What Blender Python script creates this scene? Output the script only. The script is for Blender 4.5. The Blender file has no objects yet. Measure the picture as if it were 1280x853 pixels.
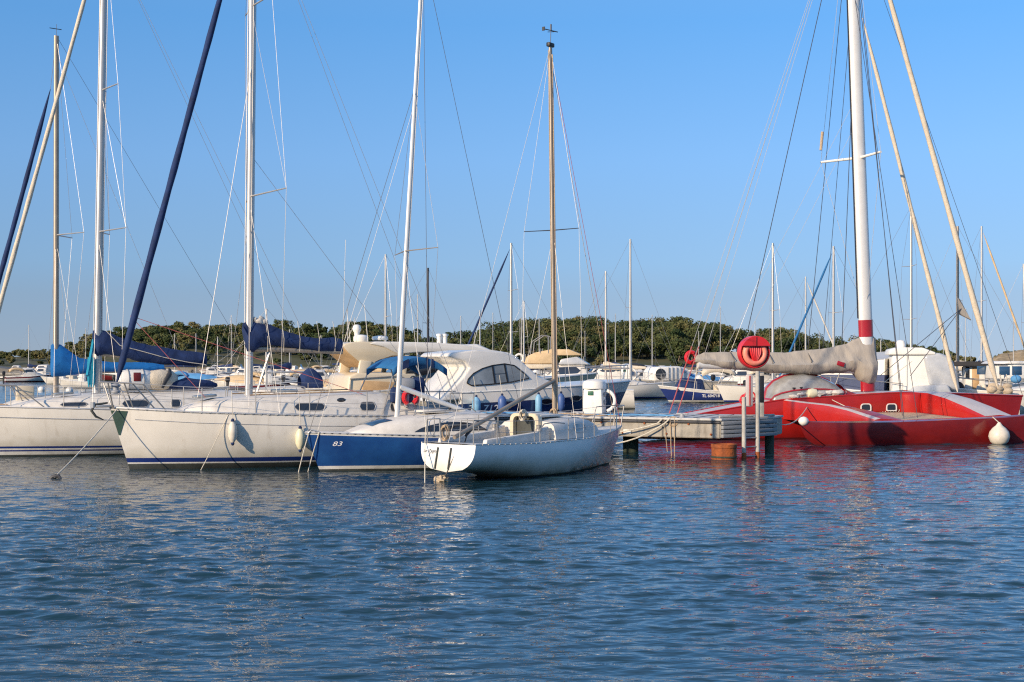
import bpy, bmesh, math, random
import numpy as np
from mathutils import Vector, Matrix, noise
random.seed(7); RNG = np.random.default_rng(11)
R = math.radians; PI = math.pi
sc = bpy.context.scene; COL = sc.collection
# ------------------------------------------------------------------ view geometry (measured in the 1280 px photograph)
FPX, HY, EYE = 1778.0, 450.0, 2.6
def ray(px, py): return Vector(((px-640)/FPX, 1.0, -(py-HY)/FPX))
def at(px, py, D): return Vector((0, 0, EYE)) + ray(px, py)*D
def onwater(px, py, z=0.0):
    d = ray(px, py); return Vector((0, 0, EYE)) + d*((z-EYE)/d.z)
class Frame:
    def __init__(s, X, Y, th): s.X, s.Y, s.th = X, Y, R(th); s.c, s.s = math.cos(s.th), math.sin(s.th)
    def loc(s, p):
        dx, dy = p[0]-s.X, p[1]-s.Y
        return Vector((dx*s.c+dy*s.s, -dx*s.s+dy*s.c, p[2]))
    def world(s, p): return Vector((s.X+p[0]*s.c-p[1]*s.s, s.Y+p[0]*s.s+p[1]*s.c, p[2]))
    def at(s, px, py, off=0.0):                     # pixel ray on the boat's own lengthwise plane y = off
        d = ray(px, py); o = s.loc((0, 0, EYE)); l = Vector((d.x*s.c+d.y*s.s, -d.x*s.s+d.y*s.c, d.z))
        return o + l*((off-o.y)/l.y)
    def d(s, px, py, D): return s.loc(at(px, py, D))
# ------------------------------------------------------------------ materials
def lin(c): return tuple(((x/12.92) if x <= .04045 else ((x+.055)/1.055)**2.4) for x in c)
MATS = {}
def mat(name, col, rough=.5, metal=0., var=0., vscale=3., bump=0., bscale=20., coat=0., col2=None, stretch=(1, 1, 1), spec=.5, alpha=1., trans=0., detail=5.):
    m = bpy.data.materials.new(name); m.use_nodes = True; MATS[name] = m
    nt = m.node_tree; N = nt.nodes; P = N['Principled BSDF']
    P.inputs['Base Color'].default_value = (*col, 1); P.inputs['Roughness'].default_value = rough
    P.inputs['Metallic'].default_value = metal; P.inputs['Coat Weight'].default_value = coat; P.inputs['Coat Roughness'].default_value = .08
    P.inputs['Specular IOR Level'].default_value = spec; P.inputs['Alpha'].default_value = alpha
    P.inputs['Transmission Weight'].default_value = trans
    if var or bump or col2:
        tc = N.new('ShaderNodeTexCoord'); mp = N.new('ShaderNodeMapping'); mp.inputs['Scale'].default_value = stretch
        nt.links.new(tc.outputs['Object'], mp.inputs['Vector'])
    if var or col2:
        n1 = N.new('ShaderNodeTexNoise'); n1.inputs['Scale'].default_value = vscale; n1.inputs['Detail'].default_value = detail; n1.inputs['Roughness'].default_value = .62
        nt.links.new(mp.outputs[0], n1.inputs['Vector'])
        r = N.new('ShaderNodeValToRGB'); r.color_ramp.elements[0].position = .3; r.color_ramp.elements[1].position = .7
        a = col2 if col2 else tuple(c*(1-var) for c in col); b = col if col2 else tuple(min(1, c*(1+var)) for c in col)
        r.color_ramp.elements[0].color = (*a, 1); r.color_ramp.elements[1].color = (*b, 1)
        nt.links.new(n1.outputs['Fac'], r.inputs['Fac']); nt.links.new(r.outputs['Color'], P.inputs['Base Color'])
    if bump:
        n2 = N.new('ShaderNodeTexNoise'); n2.inputs['Scale'].default_value = bscale; n2.inputs['Detail'].default_value = 4; n2.inputs['Distortion'].default_value = 1.6 if name.startswith(('canvas', 'sail')) else 0
        nt.links.new(mp.outputs[0], n2.inputs['Vector'])
        b = N.new('ShaderNodeBump'); b.inputs['Strength'].default_value = bump; b.inputs['Distance'].default_value = .03
        nt.links.new(n2.outputs['Fac'], b.inputs['Height']); nt.links.new(b.outputs['Normal'], P.inputs['Normal'])
    return m
def weed(m, zmax=.16, col=(.16, .15, .06), grey=(.5, .46, .36), band=.35):
    """growth and scum along the waterline of a hull: a stain with a ragged upper edge"""
    nt = m.node_tree; N = nt.nodes; P = N['Principled BSDF']
    src = P.inputs['Base Color'].links[0].from_socket if P.inputs['Base Color'].links else None
    tc = N.new('ShaderNodeTexCoord'); sp = N.new('ShaderNodeSeparateXYZ'); nt.links.new(tc.outputs['Object'], sp.inputs[0])
    nz = N.new('ShaderNodeTexNoise'); nz.inputs['Scale'].default_value = 2.2; nz.inputs['Detail'].default_value = 7; nt.links.new(tc.outputs['Object'], nz.inputs['Vector'])
    ma = N.new('ShaderNodeMath'); ma.operation = 'MULTIPLY_ADD'; ma.inputs[1].default_value = -.5; nt.links.new(nz.outputs['Fac'], ma.inputs[0]); nt.links.new(sp.outputs['Z'], ma.inputs[2])
    last = src
    for lo, hi, c in ((-.25+zmax, -.25+zmax+band, grey), (-.25, -.25+zmax, col)):
        mr = N.new('ShaderNodeMapRange'); mr.inputs['From Min'].default_value = lo; mr.inputs['From Max'].default_value = hi
        mr.inputs['To Min'].default_value = .85; mr.inputs['To Max'].default_value = 0
        nt.links.new(ma.outputs[0], mr.inputs['Value'])
        mx = N.new('ShaderNodeMix'); mx.data_type = 'RGBA'; nt.links.new(mr.outputs[0], mx.inputs['Factor'])
        if last: nt.links.new(last, mx.inputs['A'])
        else: mx.inputs['A'].default_value = P.inputs['Base Color'].default_value
        mx.inputs['B'].default_value = (*c, 1); last = mx.outputs['Result']
    nt.links.new(last, P.inputs['Base Color'])
    return m
def streaks(m, amt=.35, col=(.36, .29, .2), sx=5.):
    """run-off streaks and dull patches that belong to the paint"""
    nt = m.node_tree; N = nt.nodes; P = N['Principled BSDF']; tc = N.new('ShaderNodeTexCoord'); mp = N.new('ShaderNodeMapping'); mp.inputs['Scale'].default_value = (sx, sx, .45)
    nt.links.new(tc.outputs['Object'], mp.inputs['Vector']); n = N.new('ShaderNodeTexNoise'); n.inputs['Scale'].default_value = 1.; n.inputs['Detail'].default_value = 6; n.inputs['Roughness'].default_value = .7; nt.links.new(mp.outputs[0], n.inputs['Vector'])
    n2 = N.new('ShaderNodeTexNoise'); n2.inputs['Scale'].default_value = .8; n2.inputs['Detail'].default_value = 5; nt.links.new(tc.outputs['Object'], n2.inputs['Vector'])
    r = N.new('ShaderNodeMapRange'); r.inputs['From Min'].default_value = .55; r.inputs['From Max'].default_value = .75; r.inputs['To Max'].default_value = amt; nt.links.new(n.outputs['Fac'], r.inputs['Value'])
    q = N.new('ShaderNodeMath'); q.operation = 'MULTIPLY'; nt.links.new(r.outputs[0], q.inputs[0]); nt.links.new(n2.outputs['Fac'], q.inputs[1])
    src = P.inputs['Base Color'].links[0].from_socket; mx = N.new('ShaderNodeMix'); mx.data_type = 'RGBA'; nt.links.new(q.outputs[0], mx.inputs['Factor']); nt.links.new(src, mx.inputs['A']); mx.inputs['B'].default_value = (*col, 1); nt.links.new(mx.outputs['Result'], P.inputs['Base Color'])
    rr_ = N.new('ShaderNodeMapRange'); b0 = P.inputs['Roughness'].default_value; rr_.inputs['To Min'].default_value = b0*.7; rr_.inputs['To Max'].default_value = b0*1.6; nt.links.new(n2.outputs['Fac'], rr_.inputs['Value']); nt.links.new(rr_.outputs[0], P.inputs['Roughness'])
    return m
M = MATS
mat('gelcoat', (.72, .69, .63), .28, var=.06, vscale=1.2, coat=.3, bump=.02, bscale=1.5)
streaks(weed(mat('gelcoat_worn', (.84, .83, .80), .26, var=.06, vscale=1.6, coat=.7, bump=.03, bscale=2), .17, grey=(.55, .5, .38), band=.4), .6, (.42, .38, .3))
streaks(weed(mat('gelcoat_big', (.70, .665, .60), .3, var=.09, vscale=.9, coat=.3, bump=.03, bscale=1.4), .14, grey=(.44, .40, .31), band=.4), .7)
streaks(mat('deck_white', (.64, .61, .56), .5, var=.12, vscale=5), .6, (.3, .26, .2), 3.)
mat('deck_grey', (.5, .49, .47), .65, var=.12, vscale=6)
streaks(mat('navy_hull', (.008, .042, .17), .25, col2=(.016, .08, .25), vscale=1.6, coat=.5, bump=.05, bscale=1.3), .35, (.07, .14, .27), 3.)
mat('navy_gloss', (.012, .025, .09), .2, var=.2, vscale=1, coat=.5)
mat('navy_boat', (.02, .035, .15), .25, var=.25, vscale=1, coat=.4)
mat('stripe_navy', (.012, .03, .16), .35, var=.1)
mat('boot_dark', (.045, .05, .045), .6, var=.35, vscale=3, bump=.1)
mat('boot_white', (.62, .6, .55), .5, var=.2, vscale=4)
mat('alu', (.52, .50, .47), .4, metal=.6, var=.07, vscale=4)
mat('alu_white', (.74, .73, .7), .38, metal=.15, var=.05, vscale=3)
mat('alu_warm', (.36, .30, .235), .45, metal=.45, var=.1, vscale=3)
mat('mast_dark', (.03, .03, .035), .4)
mat('steel', (.40, .38, .35), .4, metal=.6)
mat('wire', (.30, .30, .31), .4, metal=.5)
mat('wire_pale', (.55, .53, .5), .5, metal=.3)
mat('wire_dark', (.06, .065, .08), .5)
mat('rope_white', (.62, .57, .47), .9, var=.2, vscale=40, bump=.4, bscale=120)
mat('rope_dark', (.12, .11, .10), .9, var=.2, vscale=40)
mat('rope_red', (.42, .10, .10), .9, var=.2, vscale=40)
mat('rope_tan', (.48, .36, .24), .95, var=.25, vscale=30, bump=.5, bscale=90)
mat('canvas_navy', (.008, .026, .095), .85, var=.35, vscale=4, bump=.5, bscale=3.5)
mat('canvas_blue', (.003, .135, .40), .8, var=.18, vscale=3, bump=.45, bscale=3)
mat('canvas_bimini', (.012, .12, .30), .8, var=.15, vscale=3, bump=.35, bscale=6)
mat('canvas_teal', (.01, .25, .38), .85, var=.2, vscale=6, bump=.5, bscale=14)
mat('canvas_grey', (.38, .34, .29), .85, var=.10, vscale=2.2, bump=.55, bscale=2.6, stretch=(1.6, 1, .45))
mat('canvas_beige', (.60, .44, .26), .85, var=.12, vscale=3, bump=.4, bscale=6)
mat('canvas_cream', (.62, .54, .42), .85, var=.12, vscale=6, bump=.5, bscale=14)
mat('canvas_black', (.025, .025, .028), .85, var=.2, vscale=3, bump=.4, bscale=6)
mat('canvas_sky', (.10, .30, .55), .8, var=.15, vscale=2, bump=.4, bscale=5)
mat('sail_white', (.62, .58, .52), .8, var=.12, vscale=5, bump=.5, bscale=16)
mat('glass_dark', (.02, .022, .028), .06, spec=.7, coat=.6)
mat('glass_blue', (.03, .08, .16), .06, spec=.7, coat=.6)
mat('glass_smoke', (.22, .24, .25), .08, spec=.6, coat=.4, var=.4, vscale=1.4)
mat('vinyl_clear', (.42, .41, .38), .16, spec=.5, coat=.4, col2=(.2, .19, .18), vscale=2.2, bump=.5, bscale=3.5)
mat('vinyl_silver', (.36, .38, .41), .2, col2=(.52, .53, .54), vscale=2, bump=.5, bscale=3, coat=.3)
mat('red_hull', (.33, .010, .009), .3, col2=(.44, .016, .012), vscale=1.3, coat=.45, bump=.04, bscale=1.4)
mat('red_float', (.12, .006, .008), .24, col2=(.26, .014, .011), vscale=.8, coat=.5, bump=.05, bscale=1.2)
mat('red_mast', (.36, .012, .02), .25, coat=.4, var=.12)
mat('pink_white', (.52, .47, .46), .45, var=.08, vscale=3)
mat('red_plastic', (.62, .018, .022), .35, coat=.3, var=.08, vscale=5)
mat('ring_orange', (.85, .26, .18), .5, var=.1, vscale=6)
mat('net', (.50, .40, .28), .9, var=.15, vscale=8, bump=.6, bscale=40)
streaks(mat('concrete', (.36, .33, .28), .85, var=.28, vscale=2.5, bump=.35, bscale=18), .9, (.14, .12, .09), 4.)
streaks(mat('concrete_blue', (.25, .26, .27), .6, var=.16, vscale=3, bump=.2, bscale=10, stretch=(1, 1, 6)), .8, (.1, .1, .09), 5.)
mat('concrete_dark', (.16, .15, .135), .85, var=.2, vscale=3)
streaks(mat('pile_grey', (.42, .40, .36), .7, var=.22, vscale=5, bump=.2), .9, (.22, .11, .05), 7.)
mat('rust', (.40, .10, .02), .85, col2=(.17, .05, .02), vscale=4, bump=.5, bscale=18)
mat('plastic_white', (.76, .74, .69), .4, var=.04, vscale=4)
mat('plastic_grey', (.3, .31, .33), .5, var=.1)
mat('black', (.015, .015, .017), .5, var=.2, vscale=6)
mat('rubber', (.05, .05, .055), .6, var=.2, vscale=5)
mat('fender_white', (.66, .60, .50), .45, var=.12, vscale=6)
mat('fender_cream', (.70, .66, .46), .4, var=.08, vscale=4)
mat('fender_blue', (.06, .12, .32), .45, var=.1)
mat('fender_sky', (.2, .42, .62), .5, var=.1)
mat('weed_green', (.035, .05, .035), .85, var=.3, vscale=6, bump=.4)
mat('green_pad', (.018, .055, .045), .55, var=.2, vscale=6)
mat('maroon', (.14, .012, .015), .45, var=.2)
mat('teak', (.32, .2, .1), .7, var=.2, vscale=8)
mat('tan_ply', (.5, .33, .17), .6, var=.15, vscale=3)
mat('cream_gel', (.66, .56, .40), .35, var=.06, vscale=1.2, coat=.25)
mat('turquoise', (.05, .38, .36), .4, var=.1)
mat('yellow', (.7, .45, .04), .5)
mat('green_dark', (.02, .12, .07), .5, var=.1)
mat('lettering_white', (.75, .75, .75), .5)
mat('lettering_dark', (.05, .05, .06), .6)
# ------------------------------------------------------------------ mesh builder
class MB:
    def __init__(s): s.v, s.f, s.m = [], [], []
    def add(s, vs, fs, mi=0):
        o = len(s.v); s.v += [tuple(v) for v in vs]; s.f += [tuple(o+i for i in f) for f in fs]
        s.m += (mi if isinstance(mi, list) else [mi]*len(fs)); return s
    def loft(s, rings, closed=True, cap=True, mi=0):
        n = len(rings[0]); vs = [p for r in rings for p in r]; fs = []
        for a in range(len(rings)-1):
            for b in range(n if closed else n-1):
                c = (b+1) % n; fs.append((a*n+b, a*n+c, (a+1)*n+c, (a+1)*n+b))
        if cap and closed: fs.append(tuple(range(n))[::-1]); fs.append(tuple((len(rings)-1)*n+i for i in range(n)))
        return s.add(vs, fs, mi)
    def tube(s, pts, r, n=6, mi=0, flat=1.0, cap=True):
        pts = [Vector(p) for p in pts]; rs = r if isinstance(r, (list, tuple)) else [r]*len(pts); rings = []; up = None
        for i, p in enumerate(pts):
            t = (pts[min(i+1, len(pts)-1)]-pts[max(i-1, 0)])
            t = t.normalized() if t.length > 1e-9 else Vector((0, 0, 1))
            if up is None:
                up = Vector((0, 1, 0)) if abs(t.y) < .9 else Vector((1, 0, 0))
            u = (up - t*up.dot(t)).normalized(); w = t.cross(u); up = u
            rings.append([p+(u*math.cos(2*PI*k/n)*flat+w*math.sin(2*PI*k/n))*rs[i] for k in range(n)])
        return s.loft(rings, True, cap, mi)
    def box(s, c, d, rz=0, mi=0, bev=0, tilt=0):
        bm = bmesh.new(); bmesh.ops.create_cube(bm, size=1)
        for v in bm.verts: v.co = Vector((v.co.x*d[0], v.co.y*d[1], v.co.z*d[2]))
        if bev: bmesh.ops.bevel(bm, geom=bm.edges[:], offset=bev, segments=2, affect='EDGES', profile=.5)
        mt = Matrix.Translation(c) @ Matrix.Rotation(rz, 4, 'Z') @ Matrix.Rotation(tilt, 4, 'Y'); bm.transform(mt)
        return s._bm(bm, mi)
    def prism(s, poly, y0, y1, bev=0, mi=0, seg=2, taper=0.):
        """outline in x-z, pushed through y0..y1 with rounded edges; taper pulls the top inwards"""
        bm = bmesh.new(); zs = [p[1] for p in poly]; z0, z1 = min(zs), max(zs); ym = (y0+y1)/2
        def yy(y, z): return ym+(y-ym)*(1-taper*(z-z0)/max(1e-6, z1-z0))
        a = [bm.verts.new((p[0], yy(y0, p[1]), p[1])) for p in poly]; b = [bm.verts.new((p[0], yy(y1, p[1]), p[1])) for p in poly]
        n = len(poly); bm.faces.new(a); bm.faces.new(b[::-1])
        for i in range(n): bm.faces.new((a[(i+1) % n], a[i], b[i], b[(i+1) % n]))
        bmesh.ops.recalc_face_normals(bm, faces=bm.faces)
        if bev: bmesh.ops.bevel(bm, geom=bm.edges[:], offset=bev, segments=seg, affect='EDGES', profile=.5)
        return s._bm(bm, mi)
    def sphere(s, c, r, n=12, sc_=(1, 1, 1), mi=0):
        bm = bmesh.new(); bmesh.ops.create_uvsphere(bm, u_segments=n, v_segments=max(6, n*2//3), radius=r)
        for v in bm.verts: v.co = Vector((v.co.x*sc_[0], v.co.y*sc_[1], v.co.z*sc_[2]))+Vector(c)
        return s._bm(bm, mi)
    def lathe(s, prof, c=(0, 0, 0), n=14, mi=0, axis='z'):
        rings = []
        for r, h in prof:
            ring = []
            for k in range(n):
                a = 2*PI*k/n; x, y = r*math.cos(a), r*math.sin(a)
                ring.append(Vector(c)+(Vector((x, y, h)) if axis == 'z' else Vector((h, x, y)) if axis == 'x' else Vector((x, h, y))))
            rings.append(ring)
        return s.loft(rings, True, True, mi)
    def torus(s, c, Rr, r, axis='y', n=24, k=8, a0=0, a1=2*PI, mi=0):
        full = abs(a1-a0-2*PI) < 1e-6; pts = []
        for i in range(n+1):
            a = a0+(a1-a0)*i/n; x, z = Rr*math.cos(a), Rr*math.sin(a)
            pts.append(Vector(c)+(Vector((x, 0, z)) if axis == 'y' else Vector((0, x, z)) if axis == 'x' else Vector((x, z, 0))))
        return s.tube(pts, r, k, mi, cap=not full)
    def _bm(s, bm, mi):
        bm.verts.index_update(); s.add([v.co.copy() for v in bm.verts], [[v.index for v in f.verts] for f in bm.faces], mi); bm.free(); return s
    def build(s, name, mats, parent=None, smooth=True, angle=38, fix=True):
        me = bpy.data.meshes.new(name); me.from_pydata(s.v, [], s.f)
        mats = mats if isinstance(mats, (list, tuple)) else [mats]
        for m in mats: me.materials.append(M[m] if isinstance(m, str) else m)
        me.polygons.foreach_set('material_index', s.m)
        if fix:
            bm = bmesh.new(); bm.from_mesh(me); bmesh.ops.remove_doubles(bm, verts=bm.verts, dist=1e-5)
            bmesh.ops.recalc_face_normals(bm, faces=bm.faces); bm.to_mesh(me); bm.free()
        if smooth: me.shade_smooth(); me.set_sharp_from_angle(angle=R(angle))
        me.update(); o = bpy.data.objects.new(name, me); COL.objects.link(o)
        if parent: o.parent = parent
        return o
def tag(o, label=None, cat=None, group=None, kind=None):
    if label: o['label'] = label
    if cat: o['category'] = cat
    if group: o['group'] = group
    if kind: o['kind'] = kind
    return o
def empty(name, loc, rz=0, label=None, cat=None, group=None):
    o = bpy.data.objects.new(name, None); COL.objects.link(o); o.location = loc; o.rotation_euler = (0, 0, rz)
    o.empty_display_size = .2
    return tag(o, label, cat, group)
def copy_tree(o, parent=None):
    c = o.copy(); COL.objects.link(c)
    if parent: c.parent = parent
    for ch in list(o.children): copy_tree(ch, c)
    return c
def lerp(a, b, t): return a+(b-a)*t
def smooth(t): t = max(0, min(1, t)); return t*t*(3-2*t)
def interp(x, tab):
    if x <= tab[0][0]: return tab[0][1]
    for (a, b), (c, d) in zip(tab, tab[1:]):
        if x <= c: return lerp(b, d, (x-a)/(c-a))
    return tab[-1][1]
def sag(a, b, drop, n=10):
    a, b = Vector(a), Vector(b)
    return [a.lerp(b, i/n)-Vector((0, 0, drop*4*(i/n)*(1-i/n))) for i in range(n+1)]
def text_mesh(body, size, shear=0, bold=0.):
    cu = bpy.data.curves.new('lettering', 'FONT'); cu.body = body; cu.size = size; cu.shear = shear; cu.offset = bold; cu.resolution_u = 3
    o = bpy.data.objects.new('lettering', cu); COL.objects.link(o); dg = bpy.context.evaluated_depsgraph_get()
    me = bpy.data.meshes.new_from_object(o.evaluated_get(dg)); bpy.data.objects.remove(o); bpy.data.curves.remove(cu)
    return me
def lettering(body, size, fn, m, parent, shear=0, bold=0.):
    """writing laid on a surface: fn(u, v) gives the point of that surface"""
    me = text_mesh(body, size, shear, bold); me.name = 'lettering'
    for v in me.vertices: v.co = fn(v.co.x, v.co.y)
    me.materials.clear(); me.materials.append(M[m]); me.update()
    o = bpy.data.objects.new('lettering', me); COL.objects.link(o); o.parent = parent
    return o
# ------------------------------------------------------------------ boats
class Boat:
    """local x runs to the bow, y to port, z up from the waterline"""
    def __init__(s, name, label, cat, X, Y, th, L, beam, sheer, bow_over=.4, stern_rake=0., stern_frac=.75, tm=.42, pw=2.1, zk=-.4, zk_stern=None,
                 full=2.6, group=None, bow_full=1.25, round_=1.6):
        s.fr = Frame(X, Y, th); s.root = empty(name, (X, Y, 0), R(th), label, cat, group)
        s.L, s.B, s.sh, s.bo, s.sr, s.sf, s.tm, s.pw = L, beam, sheer, bow_over, stern_rake, stern_frac, tm, pw
        s.zk0, s.zks, s.full, s.bf, s.rd = zk, (zk if zk_stern is None else zk_stern), full, bow_full, round_
    def sheer(s, t): return interp(t, s.sh)
    def bd(s, t):
        if t <= s.tm: k = lerp(s.sf, 1, math.sin(PI/2*t/s.tm))
        else: k = 1-((t-s.tm)/(1-s.tm))**s.pw
        return max(0, k)*s.B/2
    def xs(s, z): return -s.L/2 + s.sr*(1-z/s.sheer(0))
    def xb(s, z): return s.L/2 - s.bo*(1-z/s.sheer(1))
    def zk(s, t): return lerp(s.zks, s.zk0, smooth(t/.55))
    def half(s, t, z):
        zk = s.zk(t); v = max(0, min(1, (z-zk)/(s.sheer(t)-zk)))
        a = lerp(s.full, s.bf, max(0, (t-.45)/.55)**1.2)
        return s.bd(t)*(1-(1-v)**a)**(1/lerp(s.rd, 1.05, max(0, (t-.35)/.65)))
    def P(s, t, z, side=1, off=0.):
        return Vector((lerp(s.xs(z), s.xb(z), t), side*(s.half(t, z)+off), z))
    def onhull(s, x, z, side=1, off=.006):
        t = (x-s.xs(z))/(s.xb(z)-s.xs(z)); return Vector((x, side*(s.half(min(1, max(0, t)), z)+off), z))
    def gun(s, t, side=1, inset=0., up=0.):
        z = s.sheer(t); return Vector((lerp(s.xs(z), s.xb(z), t), side*max(0, s.bd(t)-inset), z+up))
    def t_of(s, x): return (x+s.L/2)/s.L
    def hull(s, mats, levels=(), rel=(), n=26, rows=7):
        """levels: [(z top, material index)] from the keel up; rel: bands measured down from the sheer; then the topside (index 0)"""
        mb = MB(); ts = [1-(1-i/n)**1.25 for i in range(n+1)]; rings = []; rm = []
        for i, t in enumerate(ts):
            zz = [s.zk(t)]; ms = []; zd = s.sheer(t)
            for zt, mi in levels:
                for k in range(1, 3): zz.append(max(s.zk(t), lerp(levels[levels.index((zt, mi))-1][0] if levels.index((zt, mi)) else s.zk0, zt, k/2))); ms.append(mi)
            zl = levels[-1][0] if levels else s.zk0; zl = max(zl, s.zk(t))
            top = zd-rel[0][0] if rel else zd
            for k in range(1, rows+1): zz.append(lerp(zl, top, k/rows)); ms.append(0)
            for j, (dz, mi) in enumerate(rel):
                zz.append(zd-(rel[j+1][0] if j+1 < len(rel) else 0)); ms.append(mi)
            for k in range(1, len(zz)): zz[k] = max(zz[k], zz[k-1])
            rm = ms
            port = [s.P(t, z, 1) for z in zz]; star = [s.P(t, z, -1) for z in zz]
            rings.append(star[::-1][:-1]+port)
        k = len(rm); mi = (rm[::-1]+rm)*1
        m2 = []
        for a in range(n): m2 += mi
        nn = len(rings[0]); vs = [p for r in rings for p in r]; fs = []
        for a in range(n):
            for b in range(nn-1): fs.append((a*nn+b, a*nn+b+1, (a+1)*nn+b+1, (a+1)*nn+b))
        mb.add(vs, fs, m2)
        r0 = rings[0]; tv = []; tf = []                       # transom
        for j in range(k+1): tv += [r0[j], r0[nn-1-j]]
        for j in range(k): tf.append((2*j, 2*j+1, 2*j+3, 2*j+2))
        mb.add(tv, tf, [x for x in rm[::-1]])
        s.hull_o = mb.build('hull', mats, s.root, angle=32); return s.hull_o
    def deck(s, m='deck_white', camber=.06, n=20, drop=.01, name='deck'):
        mb = MB(); rings = []
        for i in range(n+1):
            t = .002+.996*i/n; z = s.sheer(t)-drop; b = s.bd(t); x = s.gun(t).x
            rings.append([Vector((x, u*b*.995, z+camber*(1-u*u))) for u in (-1, -.7, -.35, 0, .35, .7, 1)])
        mb.loft(rings, closed=False, cap=False); return mb.build(name, m, s.root)
    def rail(s, m='alu', r=.025, up=.02, t0=0., t1=1., name='toe_rail', inset=.01, n=26, flat=1., slots=None):
        for sd in (1, -1):
            mb = MB(); mb.tube([s.gun(lerp(t0, t1, i/n), sd, inset, up) for i in range(n+1)], r, 6, flat=flat)
            if slots:
                k, sm_, d_, off = slots
                for i in range(k): mb.box(s.gun(.03+.93*i/(k-1), sd, off, up), d_, mi=1)
            mb.build(name, [m, slots[1]] if slots else m, s.root)
    def strake(s, dz, m, r=.012, t0=.01, t1=.985, name='rubbing_strake', n=26):
        for sd in (1, -1):
            MB().tube([s.P(t, s.sheer(t)-dz, sd, .002) for t in [lerp(t0, t1, i/n) for i in range(n+1)]], r, 5).build(name, m, s.root)
    def cabin(s, st, m='deck_white', name='cabin', round_=.78):
        """st: (x, half width at the deck, z base, z top)"""
        s.cab = st; mb = MB(); rings = []
        for x, hw, zb, zt in st:
            h = zt-zb; rings.append([(x, -hw, zb), (x, -hw*.97, zb+h*.35), (x, -hw*.92, zb+h*.72), (x, -hw*.80, zb+h*.93), (x, -hw*.5, zt), (x, 0, zt+h*.04),
                                     (x, hw*.5, zt), (x, hw*.80, zb+h*.93), (x, hw*.92, zb+h*.72), (x, hw*.97, zb+h*.35), (x, hw, zb)])
        mb.loft(rings, closed=True, cap=True); return mb.build(name, m, s.root, angle=40)
    def cabp(s, x, v, side, off=.008):
        i = [interp(x, [(q[0], q[k]) for q in sorted(s.cab)]) for k in (1, 2, 3)]
        hw, zb, zt = i; k = interp(v, [(0, 1), (.35, .97), (.72, .92), (.93, .8)]); return Vector((x, side*(hw*k+off), zb+(zt-zb)*v))
    def window(s, x0, x1, v0, v1, side, m='glass_dark', lens=0., n=10, parent=None, name='window', frame=True):
        mb = MB(); fm = MB(); top = []; bot = []
        for i in range(n+1):
            q = i/n; x = lerp(x0, x1, q); e = (1-abs(2*q-1)**6)**.5 if not lens else max(.04, math.sin(PI*min(1, max(0, q)))**lens)
            vm = (v0+v1)/2 if not lens else v0
            a, b = (vm+(v1-vm)*e, vm-(vm-v0)*e) if not lens else (v0+(v1-v0)*e, v0)
            top.append((x, a)); bot.append((x, b))
        rings = [[s.cabp(x, b, side), s.cabp(x, (a+b)/2, side), s.cabp(x, a, side)] for (x, a), (_, b) in zip(top, bot)]
        mb.loft(rings, closed=False, cap=False)
        loop = [s.cabp(x, a, side, .006) for x, a in top]+[s.cabp(x, b, side, .006) for x, b in bot[::-1]]
        o = mb.build(name, m, parent or s.root)
        if frame: fm.tube(loop+[loop[0]], .011, 5); fm.build('frame', 'alu', o)
        return o
    def stanchions(s, ts, h=.6, sides=(1, -1), r=.013, lines=(1., .52), ends=None, m='steel', inset=.05):
        for sd in sides:
            for t in ts: MB().tube([s.gun(t, sd, inset), s.gun(t, sd, inset, h)], r, 6).build('stanchion', m, s.root)
            for k in lines:
                pts = [s.gun(t, sd, inset, h*k) for t in ts]
                if ends:
                    e = ends[0]; pts = [Vector((e.x, sd*abs(e.y), e.z-(1-k)*h*.8))]+pts if e is not None else pts
                    e = ends[1]; pts = pts+[Vector((e.x, sd*abs(e.y), e.z-(1-k)*h*.8))] if e is not None else pts
                MB().tube(pts, .005, 4).build('lifeline', 'wire_pale', s.root)
    def spar(s, a, b, r0, r1, m='alu', name='mast', n=12, flat=.72, seg=8):
        a, b = Vector(a), Vector(b)
        return MB().tube([a.lerp(b, i/seg) for i in range(seg+1)], [lerp(r0, r1, i/seg) for i in range(seg+1)], n, flat=flat).build(name, m, s.root, angle=60)
    def wire(s, a, b, r=.005, m='wire', name='stay', drop=0.):
        pts = sag(a, b, drop, 8) if drop else [Vector(a), Vector(a).lerp(Vector(b), .5), Vector(b)]
        return MB().tube(pts, r, 5).build(name, m, s.root)
    def spreader(s, zpt, w, sweep, m='alu', r=.022, dz=.04, parent=None, both=True):
        tips = []
        for sd in (1, -1):
            tip = Vector(zpt)+Vector((-sweep, sd*w, dz)); tips.append(tip)
            MB().tube([zpt, tip], [r, r*.7], 6).build('spreader', m, s.root)
        return tips
    def furled(s, a, b, r, m, name='furled_jib', k0=.05, seg=26):
        a, b = Vector(a), Vector(b); pts = []; rs = []
        for i in range(seg+1):
            q = i/seg; e = min(1, q/.06+.25, (1-q)/.12+.15)
            pts.append(a.lerp(b, q)); rs.append(r*e*(1-.25*q)*(1+.09*math.sin(q*47)+.05*noise.noise((q*30, r*10, 1))))
        return MB().tube(pts, rs, 8).build(name, m, s.root, angle=80)
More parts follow.
